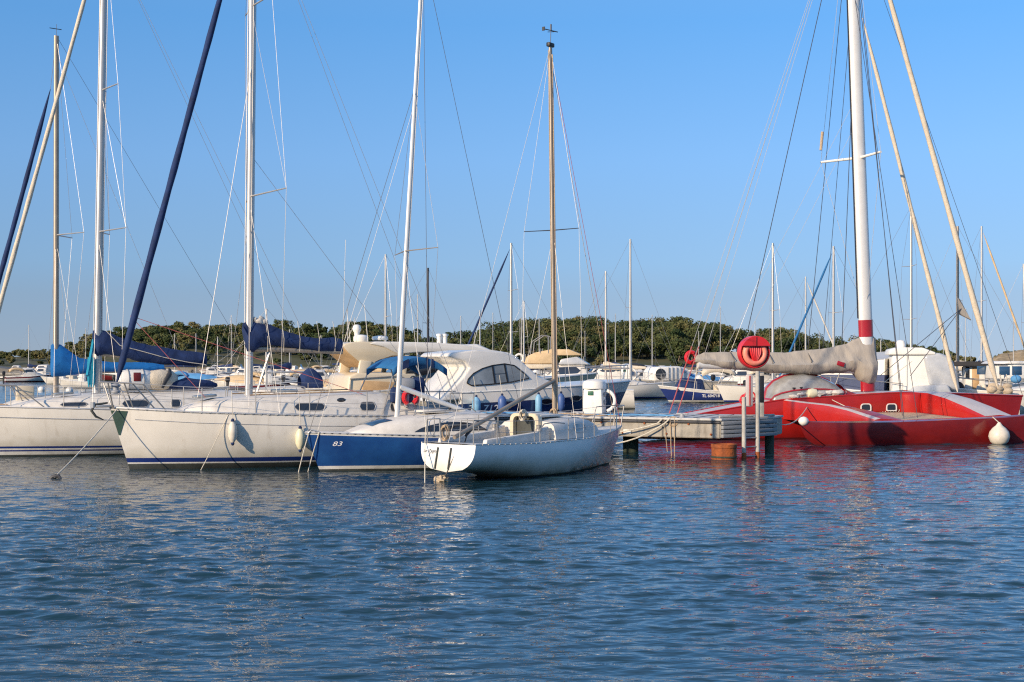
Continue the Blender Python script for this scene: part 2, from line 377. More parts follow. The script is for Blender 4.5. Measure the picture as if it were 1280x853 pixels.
    def cover(s, tab, m, name='sail_cover', wr=.03, n=16, seed=0, y0=0., dense=5):
        """tab: (x, z top, z bottom, half width) along the boom"""
        full = []
        for a, b in zip(tab, tab[1:]):
            for k in range(dense): full.append(tuple(lerp(p, q, k/dense) for p, q in zip(a, b)))
        full.append(tab[-1]); rings = []
        for x, zt, zb, hw in full:
            ring = []; zc = (zt+zb)/2; h = (zt-zb)/2
            for k in range(n):
                an = 2*PI*k/n; u = math.sin(an); c = math.cos(an)
                wf = hw*(.62-.38*u) if u > 0 else hw
                p = Vector((x, y0+wf*c*(abs(c)**-.25 if abs(c) > .02 else 1), zc+h*u))
                d = noise.noise((p.x*2.4+seed, p.y*3, p.z*3.2))*wr + noise.noise((p.x*6+p.z*4+seed, p.y*5, 0))*wr*.6
                p += Vector((0, c*d, u*d*.6)); ring.append(p)
            rings.append(ring)
        return MB().loft(rings, True, True).build(name, m, s.root, angle=70)
def strip(mb, pts, w, th, mi=0, vert=False):
    """a flat bar along pts"""
    rings = []
    for p in pts:
        p = Vector(p); a, b = (Vector((0, w/2, 0)), Vector((0, 0, th/2)))
        rings.append([p-a-b, p+a-b, p+a+b, p-a+b])
    return mb.loft(rings, True, True, mi)
# ================================================================== the four cruisers and the small sloop near the camera
HEAD = 206.0
def bow_frame(px, py, th, L, bo):
    """centre of a boat whose stem meets the water at this pixel"""
    p = onwater(px, py); c, s_ = math.cos(R(th)), math.sin(R(th)); k = L/2-bo
    return p.x-c*k, p.y-s_*k
def mooring(pts, r, m, label, group='mooring lines at the boats', drop=0.12, name='mooring_line'):
    a = Vector(pts[0]); loc = []
    for p, q in zip(pts, pts[1:]): loc += [Vector(v)-a for v in sag(p, q, drop, 8)]
    o = MB().tube(loc, r, 6).build(name, m); o.location = a
    return tag(o, label, 'rope', group)
# ---- big white sloop with the navy waterline stripe
L_ = 9.1
X, Y = bow_frame(160, 587, HEAD, L_, .42)
A = Boat('sailboat', 'big white sloop with navy waterline stripe, green bow pad and navy furled headsail', 'sailboat', X, Y, HEAD, L_, 3.15,
         [(0, 1.14), (.5, 1.24), (.8, 1.34), (1, 1.45)], bow_over=.46, stern_rake=.5, stern_frac=.72, tm=.4, pw=2.3, zk=-.45, full=2.8)
A.hull(['gelcoat_big', 'boot_dark', 'boot_white', 'stripe_navy'], [(0., 1), (.13, 1), (.165, 2), (.27, 3)], n=34, rows=8)
A.deck(); A.rail('alu', .032, .02, flat=.6, slots=(46, 'boot_white', (.075, .012, .02), -.022)); A.strake(.23, 'plastic_grey', .009, .0, .95)
f = A.fr
mb = MB()                                                     # stem pad
for sd in (1, -1):
    rings = []
    for i in range(7):
        z = lerp(.84, 1.43, i/6)-.02; w = .004+.034*(i/6); rings.append([A.P(t, min(z+ (A.sheer(t)-A.sheer(1)), A.sheer(t)-.01), sd, .012) for t in (1-w, 1-w*.66, 1-w*.33, 1.0)])
    mb.loft(rings, closed=False, cap=False)
mb.build('bow_pad', 'green_pad', A.root)
def zA(px, py, off=0): return f.at(px, py, off)
xm = zA(311, 494).x
A.cabin([(zA(224, 511).x, .35, 1.36, 1.40), (zA(240, 503).x, .62, 1.33, 1.54), (zA(268, 497).x, .86, 1.29, 1.66), (xm, 1.02, 1.25, 1.72), (xm-1.6, 1.12, 1.2, 1.76), (xm-3.1, 1.14, 1.16, 1.80), (xm-3.5, 1.1, 1.14, 1.72)])
for x0, x1 in ((368, 407), (449, 469), (487, 500)):
    A.window(zA(x0, 508, 1.05).x, zA(x1, 508, 1.05).x, .28, .62, 1)
A.window(zA(368, 508, -1.05).x, zA(407, 508, -1.05).x, .28, .62, -1)
MB().sphere(A.cabp(zA(426, 501, 1.0).x, .72, 1, .0), .085, 12, (1.35, .25, .7)).build('porthole', 'glass_dark', A.root)
for sd in (1, -1): MB().tube([A.cabp(lerp(xm+.2, xm-2.9, i/8), .94, sd, .03)+Vector((0, 0, .07)) for i in range(9)], .016, 6).build('handrail', 'teak', A.root)
MB().box((xm-.9, 0, 1.83), (.55, .55, .06), bev=.02).build('hatch', 'glass_smoke', A.root)
MB().box((xm+1.1, 0, 1.72), (.5, .5, .06), bev=.02, tilt=.1).build('hatch', 'glass_smoke', A.root)
# bow gear
mb = MB(); mb.box(zA(131, 508)+Vector((.0, 0, 0)), (.42, .13, .06), bev=.015); mb.tube([zA(116, 503), zA(116, 510)], .06, 8)
mb.build('bow_roller', 'alu', A.root)
mb = MB(); p0 = zA(121, 505); mb.tube([p0+Vector((-.25, 0, .02)), p0+Vector((.05, 0, -.02)), p0+Vector((.12, 0, -.16)), p0+Vector((.02, 0, -.3)), p0+Vector((-.16, 0, -.38))], [.022, .03, .035, .03, .01], 8, flat=1.3)
mb.build('anchor', 'boot_dark', A.root)
mb = MB(); hb = A.gun(1).x
top = [(zA(172, 483).x, .62, 2.03), (hb-.25, .42, 2.06), (hb+.10, .30, 2.07), (hb+.24, .0, 2.07), (hb+.10, -.30, 2.07), (hb-.25, -.42, 2.06), (zA(172, 483).x, -.62, 2.03)]
mb.tube(top, .018, 7)
for sd in (1, -1):
    mb.tube([(zA(172, 483).x, sd*.62, 2.03), A.gun(A.t_of(zA(200, 510).x), sd, .06)], .018, 7)
    mb.tube([(hb-.25, sd*.42, 2.06), A.gun(A.t_of(zA(164, 508).x), sd, .06)], .018, 7)
    mb.tube([(hb+.10, sd*.30, 2.07), (hb-.06, sd*.09, 1.47)], .018, 7)
    mb.tube([(hb-.35, sd*.5, 1.78), (hb+.05, sd*.2, 1.78)], .012, 6)
mb.build('pulpit', 'steel', A.root)
tsA = [.06, .2, .36, .52, .66, .79]
A.stanchions(tsA, .6, ends=(None, Vector((zA(172, 483).x, .62, 2.03))))
# spars
top = zA(317, -150)
A.spar((xm, 0, 1.70), top, .098, .085, 'alu')
mb = MB(); mb.tube([(xm+.10, .0, 2.0), (xm+.10, 0, 5.0), (top.x+.1, 0, top.z-.4)], .011, 5); mb.tube([(xm, .1, 2.0), (top.x, .09, top.z-.5)], .008, 5); mb.tube([(xm-.11, -.05, 2.1), (top.x-.1, -.05, top.z-.3)], .009, 5)
mb.build('halyard', 'wire_pale', A.root)
s1 = A.spreader(zA(312, 246), 1.78, .39); s2 = A.spreader(zA(315, 8), 1.18, .16)
for sd, t1, t2 in ((1, s1[0], s2[0]), (-1, s1[1], s2[1])):
    cp = A.gun(A.t_of(xm-.35), sd, .18, .02); cf = A.gun(A.t_of(xm+.35), sd, .25, .02)
    A.wire(cp, t1, .006, 'wire_pale', 'shroud'); A.wire(t1, t2, .0055, 'wire', 'shroud'); A.wire(t2, top, .005, 'wire', 'shroud')
    A.wire(cp, zA(312, 250), .0055, 'wire_pale', 'shroud'); A.wire(cf, zA(312, 262), .005, 'wire', 'shroud'); A.wire(t1, zA(315, 14), .005, 'wire', 'shroud')
A.furled(zA(146, 478), top+Vector((.12, 0, -.3)), .088, 'canvas_navy')
mb = MB(); mb.lathe([(.05, 0), (.11, .02), (.11, .06), (.07, .08), (.07, .15), (.11, .17), (.11, .21), (.04, .24)], zA(145, 492), 12); mb.build('furling_drum', 'plastic_grey', A.root)
st = A.gun(.0, 1)
A.wire(top, (st.x+.1, .5, 1.2), .0055, 'wire', 'backstay'); A.wire(top, (st.x+.1, -.5, 1.2), .0055, 'wire', 'backstay')
A.wire((zA(163, 395).x, 0, zA(163, 395).z), (xm+1.2, .5, 1.7), .007, 'rope_red', 'sheet'); A.wire(zA(163, 395), (xm-2.6, 1.0, 1.75), .007, 'rope_red', 'sheet')
A.wire(zA(318, 60), zA(247, 497, .9), .008, 'wire_pale', 'halyard'); A.wire(zA(318, 200), (xm-4.2, .3, 2.3), .0055, 'wire', 'topping_lift')
# boom and its cover
bz = zA(318, 440)
A.spar((xm-.08, 0, zA(315, 436).z), zA(428, 440), .075, .065, 'alu_warm', 'boom', 10, 1)
P = lambda px, a, b, w: (zA(px, a).x, zA(px, a).z, zA(px, b).z, w)
A.cover([P(303.5, 404, 416, .10), P(308, 402.5, 440, .19), P(316, 402.5, 441, .2), P(325, 401, 434, .2), P(340, 407, 433, .19), P(358, 415, 435, .18), P(380, 421, 437, .17), P(400, 423, 439, .16), P(415, 422, 440, .15), P(426, 424, 441, .12), P(428, 427, 439, .06)], 'canvas_navy', seed=3)
mb = MB()
for px in (332, 352, 372, 396, 416): q = zA(px, 410); mb.tube([(q.x, .0, zA(px, 402).z), (q.x, .21, zA(px, 424).z), (q.x, .17, zA(px, 440).z)], .007, 5)
mb.build('lashing', 'rope_white', A.root)
mb = MB()
for q, s_ in (((321, 400), .06), ((327, 399), .07), ((324, 402), .10), ((331, 403), .08)): mb.sphere(zA(*q), s_, 10, (1.3, .8, .9))
for v in range(len(mb.v)): n_ = noise.noise(Vector(mb.v[v])*9)*.09; mb.v[v] = (mb.v[v][0]+n_, mb.v[v][1], mb.v[v][2]+n_)
mb.build('sail_head', 'sail_white', A.root)
A.wire(zA(428, 440), zA(432, 300), .006, 'wire_pale', 'topping_lift'); A.wire(zA(305, 430), zA(262, 460, 1.2), .006, 'rope_white', 'preventer')
A.wire((xm-.2, 0, 1.8), zA(338, 437), .03, 'alu', 'vang')
# cockpit: blue bimini on hoops, coamings, wheel, outboard on the pushpit, red horseshoe
xa, xf = zA(541, 462).x, zA(474, 466).x; zb = zA(507, 445).z; mb = MB(); rings = []
for i in range(13):
    q = i/12; x = lerp(xf, xa, q); zc = zb-.30*abs(2*q-1)**2.0; w = .95
    rings.append([Vector((x, u*w, zc-(.22 if abs(u) == 1 and k in (0, 8) else .04*(u*u)))) for k, u in enumerate((-1, -1, -.8, -.4, 0, .4, .8, 1, 1))])
mb.loft(rings, closed=False, cap=False)
bim = mb.build('bimini', 'canvas_bimini', A.root, angle=50); sol = bim.modifiers.new('thickness', 'SOLIDIFY'); sol.thickness = .03
mb = MB()
for x0, x1 in ((lerp(xf, xa, .60), lerp(xf, xa, .64)), (lerp(xf, xa, .7), lerp(xf, xa, .745)), (lerp(xf, xa, .16), lerp(xf, xa, .29))):
    for sd in (1, -1):
        q0, q1 = (x0-xf)/(xa-xf), (x1-xf)/(xa-xf); z0, z1 = [zb-.30*abs(2*q-1)**2.0 for q in (q0, q1)]
        MB().add([(x0, sd*.967, z0-.23), (x1, sd*.967, z1-.23), (x1, sd*.967, z1-.02), (x0, sd*.967, z0-.02)], [(0, 1, 2, 3)]).build('patch', 'canvas_navy', bim, smooth=False)
zc = 1.25
for sd in (1, -1):
    mb = MB(); mb.tube([(xf, sd*.93, zb-.52), (xf+.35, sd*1.16, zc)], .016, 6); mb.tube([(xa, sd*.93, zb-.52), (xa-.25, sd*1.16, zc)], .016, 6)
    mb.tube([((xf+xa)/2-.3, sd*.93, zb-.25), (xf-.5, sd*1.16, zc)], .016, 6); mb.tube([((xf+xa)/2+.1, sd*.93, zb-.25), (xa+.35, sd*1.16, zc)], .016, 6)
    mb.build('bimini_frame', 'steel', A.root)
for sd in (1, -1): MB().prism([(xm-3.4, 1.12), (xm-3.4, 1.56), (-L_/2+.75, 1.30), (-L_/2+.5, 1.12)], sd*.95-.14, sd*.95+.14, .04).build('coaming', 'deck_white', A.root)
mb = MB(); mb.torus((xa+.55, 0, 1.75), .42, .02, 'x'); mb.tube([(xa+.55, 0, 1.15), (xa+.55, 0, 1.75)], .05, 8); mb.build('steering_wheel', 'steel', A.root)
ob = zA(508, 484, 1.15); mb = MB()
mb.box(ob+Vector((0, 0, .08)), (.42, .28, .30), bev=.09); mb.tube([ob-Vector((0, 0, .05)), ob-Vector((0, 0, .5))], [.09, .06], 8)
o = tag(mb.build('outboard', 'plastic_grey', None), 'grey outboard motor clamped on the rail of the blue canopied cockpit', 'outboard motor')
o.location = f.world((0, 0, 0)); o.rotation_euler = (0, 0, f.th)
mb = MB(); q = zA(513, 497, 1.22); mb.torus(q, .17, .065, 'y', 20, 8, R(-60), R(240))
o = tag(mb.build('horseshoe_buoy', 'red_plastic', None), 'red horseshoe lifebuoy on the pushpit below the blue canopy', 'lifebuoy'); o.location = f.world((0, 0, 0)); o.rotation_euler = (0, 0, f.th)
mb = MB(); mb.box(zA(502, 494, 1.1), (.6, .2, .4), bev=.08); mb.box(zA(522, 484, 1.0), (.35, .3, .5), bev=.1)
o = tag(mb.build('dodger_bag', 'canvas_navy', None), 'navy canvas bag stowed beside the grey outboard motor', 'bag'); o.location = f.world((0, 0, 0)); o.rotation_euler = (0, 0, f.th)
hs = A.gun(.0).x
for sd in (1, -1):
    mb = MB(); mb.tube([A.gun(.1, sd, .05, .6), A.gun(.02, sd, .05, .6), (hs-.02, sd*.5, 1.76)], .016, 6)
    for t in (.1, .02): mb.tube([A.gun(t, sd, .05), A.gun(t, sd, .05, .6)], .016, 6)
    mb.build('pushpit', 'steel', A.root)
# fenders hang on the side: things of their own
def fender(boat, px, py, side, m, label, r=.11, h=.47, group='fenders hung along the white sloop'):
    p = boat.fr.at(px, py, side*boat.B/2); q = boat.onhull(p.x, p.z, side, r+.02); t = boat.t_of(q.x); w = boat.fr.world(q)
    root = empty('fender', w, boat.fr.th, label, 'fender', group)
    MB().lathe([(.02, -h/2-.06), (.035, -h/2-.02), (r*.7, -h/2+.04), (r, -h/2+.13), (r, h/2-.13), (r*.7, h/2-.04), (.035, h/2+.02), (.02, h/2+.07)], n=14).build('body', m, root)
    MB().lathe([(.036, h/2-.01), (.045, h/2+.05), (.02, h/2+.09)], n=10).build('end_cap', 'canvas_navy', root)
    MB().lathe([(.02, -h/2-.09), (.045, -h/2-.05), (.036, -h/2+.01)], n=10).build('end_cap', 'canvas_navy', root)
    g = boat.gun(t, side, .03, .55)-q
    MB().tube([(0, 0, h/2+.06), (0, -side*(.02), boat.sheer(t)-q.z), (0, g.y, g.z)], .009, 5).build('lanyard', 'rope_white', root)
    return root
fender(A, 295, 541, 1, 'fender_white', 'white fender with navy ends under the mast of the navy striped sloop', .108, .46)
fender(A, 375, 549, 1, 'fender_cream', 'pale yellow fender beside the blue bow numbered 83', .115, .46)
mooring([f.world((A.gun(1).x-.15, .12, 1.44)), onwater(68, 597, .02)], .014, 'rope_white', 'pale bow line from the green bow pad slanting down to the water', drop=.05)
mooring([f.world(A.gun(A.t_of(zA(286, 515, 1.4).x), 1)), onwater(251, 588, 0)], .010, 'rope_white', 'thin pale line from the toe rail beside the white fender', drop=.02)
b = onwater(66, 598, .0)
o = MB().tube([(-.12, 0, -.1), (0, 0, .03), (.12, .02, .05), (.2, 0, -.05)], [.03, .05, .045, .03], 8).build('mooring_chain', 'rubber'); o.location = b
tag(o, 'dark weedy chain end surfacing at the foot of the slanting bow line', 'chain')
# ---- long pale sloop moored behind it, furled beige headsail
Lc = Boat('sailboat', 'white sloop with double dark waterline stripes and a navy sail stowed on its boom', 'sailboat', 0, 0, HEAD, 10.6, 3.3,
          [(0, 1.15), (.5, 1.2), (1, 1.36)], bow_over=.5, stern_rake=.6, stern_frac=.75, zk=-.45, full=2.8)
X = -14.3+.899*4.8; Y = 38.0+.438*4.8; Lc.fr = Frame(X, Y, HEAD); Lc.root.location = (X, Y, 0)
g = Lc.fr
Lc.hull(['gelcoat_big', 'boot_dark', 'boot_white', 'stripe_navy'], [(.0, 1), (.05, 1), (.14, 2), (.18, 3), (.225, 2), (.28, 3)], n=30)
Lc.deck(); Lc.rail('alu', .03, .02, flat=.6); Lc.strake(.26, 'plastic_grey', .014, .0, .97)
xl = g.at(121, 492).x
Lc.cabin([(xl+2.3, .4, 1.3, 1.36), (xl+1.6, .75, 1.27, 1.52), (xl, 1.05, 1.22, 1.66), (xl-1.5, 1.15, 1.19, 1.70), (xl-3.4, 1.18, 1.16, 1.74), (xl-3.9, 1.15, 1.14, 1.66)])
for x0, x1 in ((153, 187), (213, 226)): Lc.window(g.at(x0, 507, 1.1).x, g.at(x1, 507, 1.1).x, .22, .62, 1)
Lc.window(xl+.4, xl+1.1, .3, .6, 1)
for sd in (1, -1): MB().tube([Lc.cabp(lerp(xl+.3, xl-3, i/8), .94, sd, .03)+Vector((0, 0, .07)) for i in range(9)], .016, 6).build('handrail', 'alu', Lc.root)
MB().box((xl+.9, 0, 1.68), (.5, .5, .06), bev=.02, tilt=.08).build('hatch', 'glass_smoke', Lc.root)
topL = g.at(131, -90)
Lc.spar((xl, 0, 1.62), topL, .1, .088, 'alu')
mb = MB(); mb.tube([(xl-.11, .03, 2), (topL.x-.1, .03, topL.z-.2)], .012, 5); mb.tube([(xl+.11, 0, 2), (topL.x+.1, 0, topL.z-.2)], .009, 5); mb.build('halyard', 'wire_pale', Lc.root)
a1 = Lc.spreader(g.at(123, 290), 1.2, .52); a2 = Lc.spreader(g.at(127, 113), .95, .27)
for sd, t1, t2 in ((1, a1[0], a2[0]), (-1, a1[1], a2[1])):
    cp = Lc.gun(Lc.t_of(xl-.35), sd, .18, .02); cf = Lc.gun(Lc.t_of(xl+.35), sd, .25, .02)
    for q, w_, m_ in ((t1, .006, 'wire_pale'), (g.at(123, 296), .0055, 'wire_pale')): Lc.wire(cp, q, w_, m_, 'shroud')
    Lc.wire(t1, t2, .0055, 'wire', 'shroud'); Lc.wire(t2, topL, .005, 'wire', 'shroud'); Lc.wire(cf, g.at(123, 300), .005, 'wire', 'shroud'); Lc.wire(t1, g.at(127, 118), .005, 'wire', 'shroud')
Lc.furled(g.at(-33, 500), topL+Vector((.12, 0, -.4)), .068, 'canvas_cream')
Lc.wire(topL, (Lc.gun(0).x+.1, .6, 1.2), .0055, 'wire', 'backstay'); Lc.wire(topL, (Lc.gun(0).x+.1, -.6, 1.2), .0055, 'wire', 'backstay')
Lc.spar((xl-.1, 0, g.at(128, 442).z), g.at(258, 457), .07, .06, 'alu_warm', 'boom', 10, 1)
P = lambda px, a, b, w: (g.at(px, a).x, g.at(px, a).z, g.at(px, b).z, w)
Lc.cover([P(116, 413, 440, .12), P(121, 411, 446, .2), P(131, 413, 444, .2), P(148, 421, 447, .19), P(170, 428, 451, .18), P(195, 433, 455, .17), P(220, 437, 457, .16), P(245, 440, 458, .14), P(257, 442, 457, .1), P(258.5, 445, 455, .05)], 'canvas_navy', seed=8, wr=.045)
mb = MB(); mb.tube([g.at(x_, y_, .2) for x_, y_ in ((133, 414), (150, 432), (180, 440), (205, 447), (235, 453), (257, 456))], .011, 5)
mb.build('lashing', 'rope_white', Lc.root)
Lc.wire(g.at(117, 425), g.at(109, 470, .5), .05, 'canvas_teal', 'rope_coil')
mb = MB()
for k in range(5): q = g.at(111+k*1.6, 447, .12); e = g.at(111+k*1.5, 484-3*(k % 2), .15); mb.tube(sag(q, e, .01, 5), [.03, .045, .05, .045, .04, .02], 6)
mb.build('halyard_bag', 'canvas_teal', Lc.root)
Lc.stanchions([.08, .22, .36, .5, .63, .76, .88], .6)
mb = MB(); hb = Lc.gun(1).x
mb.tube([(hb-1.4, .75, 1.92), (hb-.2, .4, 1.97), (hb+.15, 0, 1.98), (hb-.2, -.4, 1.97), (hb-1.4, -.75, 1.92)], .018, 6)
for sd in (1, -1): mb.tube([(hb-1.4, sd*.75, 1.92), Lc.gun(.8, sd, .06)], .018, 6); mb.tube([(hb-.2, sd*.4, 1.97), Lc.gun(.95, sd, .06)], .018, 6)
mb.build('pulpit', 'steel', Lc.root)
# gear lashed on its coachroof: two raft canisters, a rolled dinghy, a dark sail bag
def ongear(name, mb, mats, label, cat, p, rz=0, group=None):
    o = tag(mb.build(name, mats), label, cat, group); o.location = g.world(p); o.rotation_euler = (0, 0, g.th+rz); return o
p = g.at(169, 488, .35); p.z = 1.71
t_ = empty('raft_canister', g.world(p), g.th, 'white raft canister with a dark red label on the coachroof', 'liferaft')
MB().lathe([(.02, -.52), (.2, -.50), (.27, -.42), (.30, -.2), (.30, .2), (.27, .42), (.2, .50), (.02, .52)], (0, 0, .32), 16, axis='x').build('shell', 'plastic_white', t_)
MB().torus((-.19, 0, .32), .305, .014, 'x').build('strap', 'plastic_grey', t_); MB().torus((.22, 0, .32), .305, .014, 'x').build('strap', 'plastic_grey', t_)
MB().box((0, .285, .42), (.2, .05, .24), bev=.01).build('sign', 'maroon', t_)
mb = MB(); mb.box((0, 0, .03), (.5, .5, .06)); mb.build('cradle', 'steel', t_)
p = g.at(201, 488, .35); p.z = 1.72; t_ = empty('rolled_dinghy', g.world(p), g.th+.2, 'cream rolled dinghy with a brown band beside the raft canister', 'dinghy')
MB().lathe([(.02, -.46), (.18, -.44), (.27, -.3), (.31, 0), (.27, .3), (.18, .44), (.02, .46)], (0, 0, .31), 14, axis='x').build('tube', 'canvas_cream', t_)
MB().tube([(.1, .31, .1), (0, .34, .31), (-.14, .3, .5), (-.22, .1, .62)], [.05, .06, .07, .05], 8, flat=.5).build('band', 'rubber', t_)
mb = MB(); mb.cover = None
ring = []
for i in range(9):
    q = i/8; r_ = .05+.17*math.sin(PI*q)**.6; ring.append([Vector((lerp(-.85, .85, q), 1.5*r_*math.cos(a)+.05*noise.noise((q*6, a, 2)), .16+r_*math.sin(a)*(.9+.4*noise.noise((q*5, a, 5))))) for a in [2*PI*k/12 for k in range(12)]])
mb.loft(ring); p = g.at(234, 492, .3); p.z = 1.72
ongear('sail_bag', mb, 'canvas_navy', 'crumpled dark navy sail bag lying on the coachroof behind the lifelines', 'sail bag', p)
# ---- smaller sloop with the bright blue boom cover, behind
Ls = Boat('sailboat', 'sloop with bright blue cover over its boom and a dark blue furled headsail', 'sailboat', 0, 0, HEAD, 9.2, 2.9,
          [(0, 1.0), (.5, 1.08), (1, 1.28)], bow_over=.6, stern_rake=.3, stern_frac=.7, full=2.6)
X = -15.3+.899*4.0; Y = 42.2+.438*4.0; Ls.fr = Frame(X, Y, HEAD); Ls.root.location = (X, Y, 0); g2 = Ls.fr
Ls.hull(['gelcoat', 'boot_dark', 'boot_white', 'stripe_navy'], [(.0, 1), (.06, 1), (.12, 2), (.2, 3)]); Ls.deck(); Ls.rail('teak', .03, .02)
x2 = g2.at(70, 497).x
Ls.cabin([(x2+1.7, .4, 1.15, 1.22), (x2+1.1, .7, 1.12, 1.42), (x2, .92, 1.08, 1.55), (x2-2.4, 1.0, 1.04, 1.60), (x2-2.8, .98, 1.03, 1.52)])
for a_, b_ in ((x2-.3, x2-.9), (x2-1.3, x2-1.9), (x2+.9, x2+.3)): Ls.window(b_, a_, .3, .66, 1)
t2 = g2.at(70.5, 45); Ls.spar((x2, 0, 1.52), t2, .085, .075, 'alu_warm')
mb = MB(); mb.tube([t2, t2+Vector((0, 0, .35))], .006, 4); mb.tube([t2+Vector((-.15, 0, .2)), t2+Vector((.2, 0, .22))], .012, 4); mb.build('wind_vane', 'black', Ls.root)
a1 = Ls.spreader(g2.at(70, 294), 1.1, .64, 'alu', dz=.02)
for sd, t1 in ((1, a1[0]), (-1, a1[1])):
    cp = Ls.gun(Ls.t_of(x2-.15), sd, .15, .02); Ls.wire(cp, t1, .0055, 'wire', 'shroud'); Ls.wire(t1, t2, .005, 'wire', 'shroud'); Ls.wire(cp+Vector((.4, 0, 0)), g2.at(70, 300), .005, 'wire', 'shroud'); Ls.wire(cp-Vector((.5, 0, 0)), g2.at(70, 300), .005, 'wire_pale', 'shroud')
Ls.furled(g2.at(-38, 487), g2.at(63, 112), .08, 'canvas_navy'); Ls.wire(g2.at(63, 112), t2, .006, 'wire_dark', 'forestay')
Ls.wire(t2, (Ls.gun(0).x, 0, 1.05), .0055, 'wire_dark', 'backstay'); Ls.wire(t2-Vector((0, 0, .5)), (Ls.gun(0).x+3, .2, 2.2), .0055, 'wire', 'topping_lift')
Ls.spar((x2-.1, 0, g2.at(70, 466).z), g2.at(207, 462), .07, .06, 'alu_warm', 'boom', 10, 1)
P = lambda px, a, b, w: (g2.at(px, a).x, g2.at(px, a).z, g2.at(px, b).z, w)
Ls.cover([P(63.5, 432, 470, .10), P(67, 429, 472, .2), P(76, 431, 471, .2), P(88, 440, 469, .18), P(100, 448, 468, .16), P(115, 450, 466, .15), P(140, 453, 465, .14), P(170, 453, 465, .14), P(195, 454, 465, .12), P(205, 456, 464, .07)], 'canvas_blue', seed=15, wr=.02)
Ls.stanchions([.1, .28, .46, .64, .8], .58)
mb = MB(); hb = Ls.gun(1).x
mb.tube([(hb-1.1, .6, 1.82), (hb, .2, 1.86), (hb+.1, 0, 1.86), (hb, -.2, 1.86), (hb-1.1, -.6, 1.82)], .017, 6)
for sd in (1, -1): mb.tube([(hb-1.1, sd*.6, 1.82), Ls.gun(.86, sd, .05)], .017, 6)
mb.build('pulpit', 'steel', Ls.root)
# ---- blue sloop numbered 83
X, Y = bow_frame(400, 589.5, HEAD, 5.7, .36)
B = Boat('sailboat', 'small dark blue sloop numbered 83 with white cabin and tinted windows', 'sailboat', X, Y, HEAD, 5.7, 1.95,
         [(0, .78), (.5, .80), (1, .90)], bow_over=.36, stern_rake=-.1, stern_frac=.85, tm=.4, pw=2.0, zk=-.35, full=3.0)
B.hull(['navy_hull', 'boot_dark', 'boot_white'], [(.0, 1), (.05, 1), (.125, 2)], rel=[(.035, 2)], n=30)
B.deck(); B.rail('alu', .024, .015, flat=.6, slots=(34, 'black', (.07, .012, .012), -.012)); h = B.fr
xb = h.at(496, 521).x
B.cabin([(h.at(432, 548).x, .22, .88, .90), (h.at(447, 540).x, .45, .84, .99), (h.at(466, 531).x, .66, .82, 1.12), (xb, .76, .80, 1.23), (xb-1.0, .82, .79, 1.30), (xb-2.0, .84, .78, 1.34), (xb-2.25, .82, .78, 1.26)])
B.window(xb-2.0, xb-.15, .24, .66, 1, 'glass_dark', lens=.6, frame=False); B.window(xb-2.0, xb-.15, .24, .66, -1, 'glass_dark', lens=.6, frame=False)
x0, x1 = h.at(462, 536, .3).x, h.at(487, 527, .3).x; mb = MB(); rings = []
for k in range(5):
    x = lerp(x0, x1, k/4); q = [B.cabp(x, .93, sd, -.12) for sd in (1, -1)]; zt = interp(x, [(c_[0], c_[3]) for c_ in sorted(B.cab)]); rings.append([Vector((x, .44, zt+.012)), Vector((x, 0, zt+.035)), Vector((x, -.44, zt+.012))])
mb.loft(rings, closed=False, cap=False); o = mb.build('hatch', 'glass_blue', B.root); so = o.modifiers.new('thickness', 'SOLIDIFY'); so.thickness = .02
MB().box((xb-.9, 0, 1.36), (.7, .6, .07), bev=.03).build('sliding_hatch', 'deck_white', B.root)
for sd in (1, -1): MB().tube([(xb-.2, sd*.55, 1.28), (xb-.3, sd*.55, 1.35), (xb-1.7, sd*.6, 1.43), (xb-1.8, sd*.6, 1.35)], .014, 6).build('handrail', 'steel', B.root)
topB = h.at(529, -60); B.spar((xb, 0, 1.2), topB, .062, .045, 'alu_white')
mb = MB(); mb.tube([(xb-.07, .02, 1.4), (topB.x-.05, .02, topB.z)], .009, 5); mb.build('halyard', 'wire_pale', B.root)
b1 = B.spreader(h.at(506, 314), 1.37, .28, 'alu_warm', r=.016, dz=.0)
fs = h.at(518, 112)
for sd, t1 in ((1, b1[0]), (-1, b1[1])):
    cp = B.gun(B.t_of(xb-.4), sd, .08, .02); B.wire(cp, t1, .005, 'wire', 'shroud'); B.wire(t1, fs, .005, 'wire', 'shroud'); B.wire(cp, h.at(506, 318), .005, 'wire_pale', 'shroud')
B.wire((B.gun(1).x-.1, 0, .93), fs, .006, 'wire_dark', 'forestay'); B.wire((B.gun(1).x-.3, 0, .93), fs-Vector((0, 0, .35)), .005, 'wire_pale', 'halyard')
B.wire(topB, (B.gun(0).x, 0, .8), .006, 'wire_dark', 'backstay'); B.wire(topB, (xb-.6, .5, 1.3), .006, 'wire_dark', 'halyard')
B.spar(h.at(500, 484), h.at(600, 521), .062, .055, 'alu_white', 'boom', 10, 1)
for q in ((519, 496), (530, 500), (562, 511)): MB().sphere(h.at(*q), .035, 8).build('boom_fitting', 'black', B.root)
B.stanchions([.12, .3, .5], .5, r=.011)
hb = B.gun(1).x
for sd in (1, -1): MB().tube([(hb-.05, sd*.06, .9), (hb-.12, sd*.10, .98), (hb-.3, sd*.14, .93)], .016, 6).build('bow_cleat', 'alu', B.root)
n83 = lettering('83', .21, lambda u, v: B.onhull(h.at(416, 556, .3).x-u, .60+v*.72, 1, .006), 'lettering_white', B.root, shear=.25)
